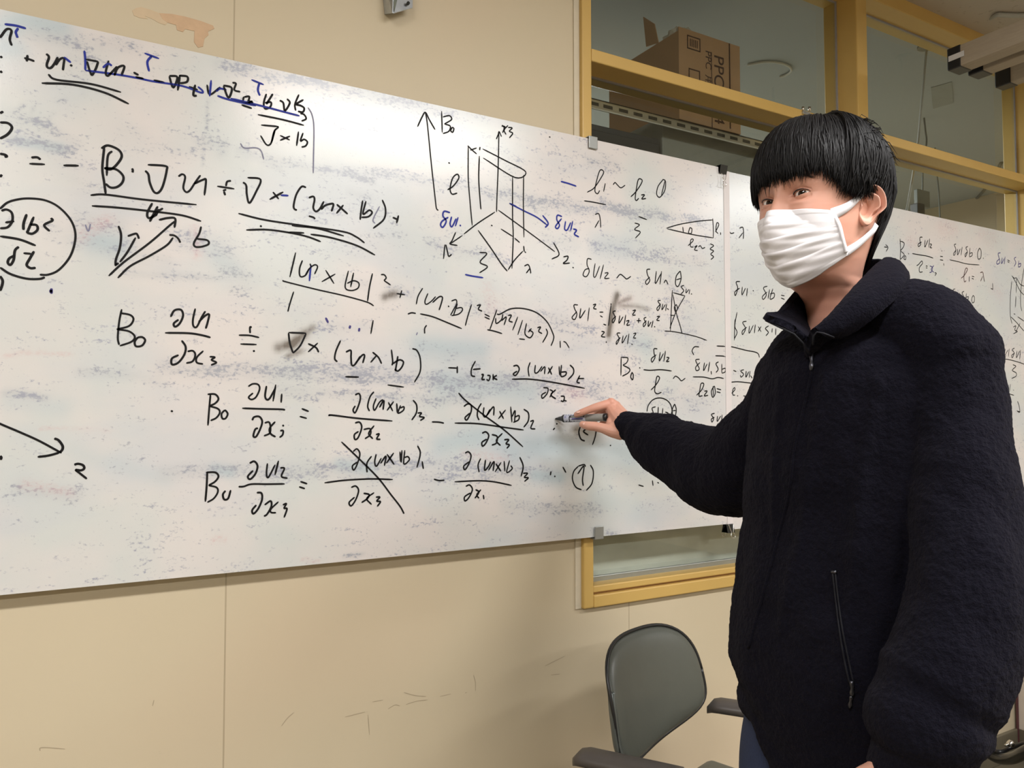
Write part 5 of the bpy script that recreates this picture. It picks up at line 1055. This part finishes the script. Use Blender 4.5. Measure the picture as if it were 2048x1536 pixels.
for sx in (1, -1):
    strap('ear_loop', [(sx*.0630, .057, -.034), (sx*.0735, .038, -.023), (sx*.0795, .016, -.006), (sx*.0810, .000, .008), (sx*.082, -.014, .014)], (.0085, .0038), fmask, (sx, 0.25, 0))
    strap('ear_loop', [(sx*.0635, .029, -.086), (sx*.0690, .012, -.075), (sx*.0745, -.004, -.062), (sx*.0785, -.014, -.052), (sx*.079, -.022, -.042)], (.0060, .0040), fmask, (sx, 0.25, 0))
    strap('loop_bridge', [(sx*.0635, .057, -.031), (sx*.0690, .050, -.050), (sx*.0690, .043, -.068), (sx*.0665, .031, -.087)], (.0028, .0028), fmask, (sx, 0.4, 0))
bm = bmesh.new()
def stitch(u, v, du, dv):
    a = hp_(*mask_pt(u, v, 0.0006)); b_ = hp_(*mask_pt(u+du, v+dv, 0.0006)); tube(bm, [a, b_], 0.00042, 4)
for k in range(34):
    for v in (0.022, 0.068): stitch(-0.05+0.029*k, v, 0.010, 0)
for k in range(20): stitch(0.945, 0.10+k*0.038, 0, 0.014); stitch(0.90, 0.10+k*0.038, 0, 0.010) if k % 3 == 0 else None
from_bm('stitch', bm, simple('mask_weld', (0.52, 0.50, 0.54), 0.7), fmask)
# ---- shirt at the neck
V = []; zz = np.concatenate([np.linspace(-.189, -.200, 4), np.linspace(-.215, -.45, 16)]); tt = np.linspace(-math.pi, math.pi, 97)[:-1]
for z in zz:
    x, y = outline(tt, z, 0.004); V += [hp_(a, b_, z+0.022*(-b_-0.02)/0.1*(1 if z > -.208 else .4)) for a, b_ in zip(x, y)]
F = [(i*96+k, i*96+(k+1) % 96, (i+1)*96+(k+1) % 96, (i+1)*96+k) for i in range(len(zz)-1) for k in range(96)]
o = from_py('shirt', V, F, M['shirt'], person, True); m = o.modifiers.new('s', 'SOLIDIFY'); m.thickness = 0.003; m.offset = 1
# ---- jacket
tc = at(1690, 830, 1.17)
def zrow(py, d=1.17): return at(1690, py, d).z
TR = [(668, 1692, 92), (684, 1692, 136), (712, 1694, 168), (760, 1700, 188), (850, 1697, 196), (950, 1693, 197), (1050, 1688, 196), (1200, 1675, 203), (1300, 1664, 209), (1345, 1660, 205), (1380, 1668, 198), (1402, 1672, 190), (1420, 1670, 195), (1440, 1672, 193), (1458, 1676, 186)]
vr = Vector((0.62, -0.78, 0)); ASP = 0.70
bmj = bmesh.new(); nth = 64; ringsJ = []
TRi = []
for k in range(60):
    py = 668+(1458-668)*k/59; TRi.append((py, np.interp(py, [t[0] for t in TR], [t[1] for t in TR]), np.interp(py, [t[0] for t in TR], [t[2] for t in TR])))
for py, cx, hw in TRi:
    z = zrow(py); c = at(cx, py, 1.17); c.z = z
    ay = hw/FPX*1.17/math.sqrt((ASP*0.62)**2+0.78**2); ax_ = ASP*ay; r = []
    for k in range(nth):
        a = 2*math.pi*k/nth; t = (py-668)/790
        wob = 1+0.016*math.sin(6*a+3*t+1.0)*min(1, 2*t)+0.011*math.sin(11*a-5*t)*min(1, 1.5*t)+0.012*math.sin(3*a+14*t)*t
        tw = max(0, min(1, ((-0.78*math.cos(a)-0.62*math.sin(a))-0.42)/0.58)); zd = 0.17*tw*max(0, (py-1330)/128)
        r.append(bmj.verts.new((c.x+ax_*math.cos(a)*wob, c.y+ay*math.sin(a)*wob, z-zd)))
    ringsJ.append(r)
for A, B in zip(ringsJ[:-1], ringsJ[1:]):
    for k in range(nth): bmj.faces.new((A[k], A[(k+1) % nth], B[(k+1) % nth], B[k]))
bmj.faces.new(ringsJ[0]); bmj.faces.new(ringsJ[-1][::-1])
def J(px, py, d, r): return (at(px, py, d), r)
limb(bmj, [J(1778, 612, 1.12, .038), J(1810, 630, 1.09, .056), J(1862, 664, 1.06, .060), J(1900, 702, 1.04, .063)], 24)          # near shoulder
limb(bmj, [J(1624, 692, 1.23, .034), J(1600, 712, 1.28, .052), J(1578, 760, 1.32, .058)], 24)                                       # far shoulder
limb(bmj, [J(1898, 700, 1.045, .063), J(1911, 800, 1.03, .061), J(1921, 900, 1.01, .062), J(1930, 1000, .99, .064), J(1936, 1090, .97, .066), J(1934, 1190, .95, .0675), J(1918, 1280, .94, .070), J(1895, 1345, .935, .0725), J(1880, 1378, .933, .0735), J(1868, 1402, .931, .0665), J(1859, 1432, .929, .0715), J(1852, 1466, .928, .067), J(1850, 1492, .928, .055)], 28, 8)

limb(bmj, [J(1850, 1470, .928, .053), J(1832, 1515, .93, .051), J(1815, 1558, .93, .049)], 22)                                      # near cuff
limb(bmj, [J(1585, 770, 1.32, .062), J(1556, 850, 1.36, .078), J(1510, 920, 1.42, .092), J(1450, 945, 1.50, .088), J(1395, 925, 1.58, .0800), J(1345, 902, 1.645, .070), J(1312, 884, 1.69, .062), J(1300, 878, 1.705, .055)], 28, 8)
limb(bmj, [J(1330, 868, 1.67, .044), J(1292, 860, 1.715, .0385), J(1268, 855, 1.745, .0355), J(1257, 853, 1.758, .0345)], 22)        # far cuff
# drape folds running down the front and along the sleeves
for P in ([(1640, 760, .0090), (1612, 900, .0115), (1590, 1040, .0115), (1545, 1240, .010)], [(1745, 770, .010), (1720, 930, .014), (1705, 1100, .012), (1680, 1250, .009)], [(1540, 760, .008), (1532, 900, .011), (1522, 1060, .010)], [(1800, 830, .010), (1776, 960, .014), (1762, 1100, .012)]):
    # folds lie on the torso surface
    pts = []
    for px, py, r in P:
        k = min(59, max(0, int(round((py-668)/790*59)))); _, cx, hw = TRi[k]; u = max(-0.98, min(0.98, (px-cx)/hw)); c = at(cx, py, 1.17); c.z = zrow(py)
        ay = hw/FPX*1.17/math.sqrt((ASP*0.62)**2+0.78**2); dirv = Vector((-0.78, -0.62, 0))*math.sqrt(1-u*u)+vr*u
        k2 = 1/math.sqrt((dirv.x/(ASP*ay))**2+(dirv.y/ay)**2); pts.append((c+dirv*(k2-r*0.55), r))
    limb(bmj, pts, 12)
me = remesh(bmj, 0.0045, 7, 0.5)
jacket = link('jacket', me, M['fleece'], person, True)
tx = bpy.data.textures.new('cloth_folds', 'CLOUDS'); tx.noise_scale = 0.085; tx.noise_depth = 2
m = jacket.modifiers.new('folds', 'DISPLACE'); m.texture = tx; m.texture_coords = 'GLOBAL'; m.strength = 0.016; m.mid_level = 0.5
tx2 = bpy.data.textures.new('pile', 'CLOUDS'); tx2.noise_scale = 0.0065; tx2.noise_depth = 1
m = jacket.modifiers.new('sub', 'SUBSURF'); m.levels = 1; m.render_levels = 1
m = jacket.modifiers.new('pile', 'DISPLACE'); m.texture = tx2; m.texture_coords = 'GLOBAL'; m.strength = 0.0026; m.mid_level = 0.5
# ---- collar: a soft open stand collar folded outwards
def patch(name, rows_, parent, thick, mat, nx_=10, ny_=8):
    """rows_: lists of (px, py, depth) points -> smooth sheet"""
    g = [catmull([at(*p) for p in r], nx_) for r in rows_]; m_ = len(g[0])
    cols = [catmull([r[i] for r in g], ny_) for i in range(m_)]; n_ = len(cols[0])
    V = [cols[i][j] for i in range(m_) for j in range(n_)]; F = [(i*n_+j, (i+1)*n_+j, (i+1)*n_+j+1, i*n_+j+1) for i in range(m_-1) for j in range(n_-1)]
    o = from_py(name, V, F, mat, parent, True); s = o.modifiers.new('s', 'SOLIDIFY'); s.thickness = thick; s.offset = 0
    b2 = o.modifiers.new('b', 'BEVEL'); b2.width = thick*0.42; b2.segments = 3; b2.limit_method = 'ANGLE'; b2.angle_limit = math.radians(50)
    p_ = o.modifiers.new('pile', 'DISPLACE'); p_.texture = tx2; p_.texture_coords = 'GLOBAL'; p_.strength = 0.002
    return o
# near side: inner base, fold line along the neck, outer edge
patch('collar', [[(1612, 712, 1.105), (1640, 690, 1.10), (1700, 640, 1.12), (1752, 590, 1.16), (1775, 560, 1.22)],
                 [(1622, 672, 1.075), (1650, 648, 1.068), (1700, 592, 1.08), (1748, 540, 1.13), (1770, 522, 1.20)],
                 [(1634, 660, 1.062), (1668, 636, 1.052), (1725, 588, 1.055), (1783, 538, 1.10), (1795, 526, 1.17)],
                 [(1645, 668, 1.056), (1682, 652, 1.046), (1746, 606, 1.042), (1800, 560, 1.065), (1812, 548, 1.13)],
                 [(1668, 674, 1.062), (1704, 662, 1.055), (1760, 622, 1.046), (1804, 582, 1.062), (1812, 566, 1.12)]], jacket, 0.009, M['fleece'])
# far side: stands up beside the throat, its tip flares out
patch('collar', [[(1615, 716, 1.115), (1622, 700, 1.15), (1630, 682, 1.20), (1636, 660, 1.25), (1640, 612, 1.27)],
                 [(1617, 700, 1.105), (1606, 672, 1.125), (1596, 655, 1.17), (1602, 628, 1.23), (1612, 594, 1.25)],
                 [(1620, 690, 1.10), (1594, 660, 1.105), (1562, 645, 1.14), (1576, 623, 1.20), (1600, 584, 1.24)],
                 [(1608, 672, 1.10), (1570, 648, 1.10), (1529, 632, 1.13), (1560, 622, 1.18), (1600, 578, 1.23)]], jacket, 0.009, M['fleece'])
patch('collar', [[(1606, 630, 1.26), (1640, 600, 1.285), (1700, 585, 1.29), (1760, 575, 1.25), (1795, 560, 1.18)],
                 [(1602, 588, 1.24), (1640, 545, 1.28), (1700, 522, 1.29), (1755, 518, 1.25), (1785, 523, 1.19)]], jacket, 0.009, M['fleece'])
# ---- zips, laid on the cloth
from mathutils.bvhtree import BVHTree
jm = evaluated(jacket); bv = BVHTree.FromPolygons([v_.co.copy() for v_ in jm.vertices], [tuple(p.vertices) for p in jm.polygons]); bpy.data.meshes.remove(jm)
def on_cloth(px, py, lift=0.002):
    d = ray(px, py).normalized(); h = bv.ray_cast(CAM, d); return (h[0]-d*lift) if h[0] is not None else at(px, py, 1.05)
def cloth_line(pts, n=10): return [on_cloth(p.x, p.y) for p in catmull([Vector((a, b_, 0)) for a, b_ in pts], n)]
bm = bmesh.new(); tube(bm, cloth_line([(1622, 712), (1623, 745), (1608, 815), (1590, 890), (1578, 985), (1560, 1060), (1528, 1180), (1497, 1296)]), 0.0022, 8); from_bm('zipper_flap', bm, M['fleece'], jacket, True)
bm = bmesh.new(); tube(bm, [at(1531, 641, 1.128), at(1560, 655, 1.10), at(1588, 668, 1.088), at(1606, 686, 1.088), at(1619, 708, 1.09)], 0.0013, 8); from_bm('zipper', bm, M['zip'], jacket, True)
bm = bmesh.new(); tube(bm, [at(1626, 690, 1.055), at(1627, 672, 1.05), at(1634, 664, 1.048), at(1648, 667, 1.043), at(1668, 675, 1.045)], 0.0013, 8); from_bm('zipper', bm, M['zip'], jacket, True)
def puller(pts, d, w, name='zipper_pull'):
    bm = bmesh.new(); P = [on_cloth(x, y, 0.005) for x, y in pts]; tube(bm, catmull(P, 4), [w*k for k in np.interp(np.linspace(0, 1, len(catmull(P, 4))), [0, .15, .5, .8, 1], [.6, .9, .55, 1.0, .5])], 8); return from_bm(name, bm, M['zip_metal'], jacket, True)
puller([(1622, 700), (1623, 716), (1623.5, 728), (1622, 741)], 1.1, 0.0036)
for dx in (-2.6, 2.6):
    bm = bmesh.new(); tube(bm, cloth_line([(1668+dx, 1147), (1674+dx, 1200), (1682+dx*1.2, 1260), (1693+dx*1.6, 1320), (1703+dx*1.5, 1366)]), 0.0014, 6); from_bm('pocket_zipper', bm, M['zip'], jacket, True)
bm = bmesh.new(); tube(bm, cloth_line([(1663, 1144), (1673, 1144)], 2), 0.0026, 6); from_bm('pocket_zipper', bm, M['zip_metal'], jacket, True)
puller([(1703, 1362), (1704, 1378), (1703, 1392)], 1.0, 0.0034); puller([(1702.5, 1392), (1701, 1402), (1699, 1416)], 1.0, 0.0028)
# ---- trousers and shoes
bm = bmesh.new(); zc0 = zrow(1440)
hc_ = at(1672, 1450, 1.17)
for side in (-1, 1):
    x0, y0 = hc_.x, hc_.y+side*0.074
    limb(bm, [(Vector((x0, hc_.y+side*0.056, zc0-0.02)), .093), (Vector((x0, y0, zc0-0.12)), .090), (Vector((x0-0.005, y0, 0.46)), .078), (Vector((x0+0.01, y0, 0.22)), .066), (Vector((x0+0.015, y0, 0.075)), .060)], 24)
limb(bm, [(Vector((hc_.x, hc_.y-0.06, zc0+0.01)), .09), (Vector((hc_.x, hc_.y+0.055, zc0+0.01)), .09)], 24)
link('trousers', remesh(bm, 0.007, 6), M['denim'], person, True)
for side in (-1, 1):
    bm = bmesh.new(); x0, y0 = hc_.x+0.015, hc_.y+side*0.074
    limb(bm, [(Vector((x0+0.045, y0, 0.045)), .043), (Vector((x0-0.03, y0, 0.046)), .045), (Vector((x0-0.12, y0, 0.036)), .040), (Vector((x0-0.165, y0, 0.030)), .030)], 18)
    for q in bm.verts: q.co.z = max(0.0, q.co.z)
    link('shoe', remesh(bm, 0.006, 3), M['shoe'], person, True)

# ================================================================== marker pen held against the board
tip = onY(1110.5, 837.5, BY-0.001); endp = at(1215, 834.5, 1.798)
ax = (endp-tip).normalized(); ln = (endp-tip).length
pen = empty('marker_pen', tip, 'black whiteboard marker with a printed white label held against the whiteboard', 'marker')
def lathe(name, prof, mat, parent, seg=28):
    n_, b_ = frame_of(ax); bm = bmesh.new(); rr = []
    for s, r in prof: rr.append([bm.verts.new(tip+ax*s+(n_*math.cos(2*math.pi*k/seg)+b_*math.sin(2*math.pi*k/seg))*r) for k in range(seg)])
    for A, B in zip(rr[:-1], rr[1:]):
        for k in range(seg): bm.faces.new((A[k], A[(k+1) % seg], B[(k+1) % seg], B[k]))
    bm.faces.new(rr[0][::-1]); bm.faces.new(rr[-1]); return from_bm(name, bm, mat, parent, True)
PR = 0.0094
lathe('nib', [(0, 0.0012), (0.003, 0.0026), (0.009, 0.0033), (0.010, 0.0034)], M['black_plastic'], pen)
lathe('nozzle', [(0.008, 0.0042), (0.012, 0.0050), (0.020, 0.0068), (0.0215, 0.0092), (0.026, 0.0097), (0.0265, 0.0088)], M['black_plastic'], pen)
lab = lathe('label_sleeve', [(0.0262, PR), (0.030, PR+0.0003), (ln*0.60, PR+0.0003), (ln*0.605, PR)], simple('white_label_film', (0.50, 0.52, 0.62), 0.35, 0, 0.12, 120), pen)
lathe('barrel', [(ln*0.60, PR-0.0003), (ln*0.62, PR-0.0004), (ln*0.93, PR-0.0004), (ln*0.94, PR-0.001)], simple('smoky_grey_barrel', (0.26, 0.255, 0.235), 0.12), pen)
lathe('end_plug', [(ln*0.935, PR-0.001), (ln*0.94, PR+0.0002), (ln*0.985, PR+0.0002), (ln, PR-0.0016)], M['black_plastic'], pen)
# printed blocks and dots on the label
n_, b_ = frame_of(ax); vw = (CAM-(tip+ax*0.06)); vw = (vw-ax*vw.dot(ax)).normalized(); wd = ax.cross(vw)
if wd.z < 0: wd = -wd
def lab_block(s0, s1, a0, a1, mat):
    bm = bmesh.new(); R = PR+0.0006; G = []
    for s in np.linspace(s0, s1, 4): G.append([bm.verts.new(tip+ax*s+(vw*math.cos(a)+wd*math.sin(a))*R) for a in np.linspace(a0, a1, 7)])
    for A, B in zip(G[:-1], G[1:]):
        for k in range(6): bm.faces.new((A[k], A[k+1], B[k+1], B[k]))
    return from_bm('label_print', bm, mat, lab, True)
blk = simple('label_black_print', (0.02, 0.02, 0.025), 0.4); blu = simple('label_violet_print', (0.09, 0.08, 0.30), 0.4)
lab_block(0.0420, ln*0.60, 0.15, 0.75, blk); lab_block(0.046, ln*0.58, 0.25, 0.62, M['alu']); lab_block(0.0410, 0.0435, -1.2, 0.5, blk); lab_block(0.049, ln*0.57, -0.25, 0.02, blu); lab_block(0.047, ln*0.56, -0.42, -0.32, blk)
for s, a in ((0.031, .95), (0.038, .9), (0.044, 1.0), (0.050, .95), (0.058, 1.0), (0.033, -.75), (0.038, -.95), (0.045, -.9), (0.052, -.8), (0.030, -1.0)): lab_block(s, s+0.0028, a-0.12, a+0.12, blk)
for k in range(4): lab_block(0.0295, 0.034, 0.1+k*0.14, 0.16+k*0.14, blu)
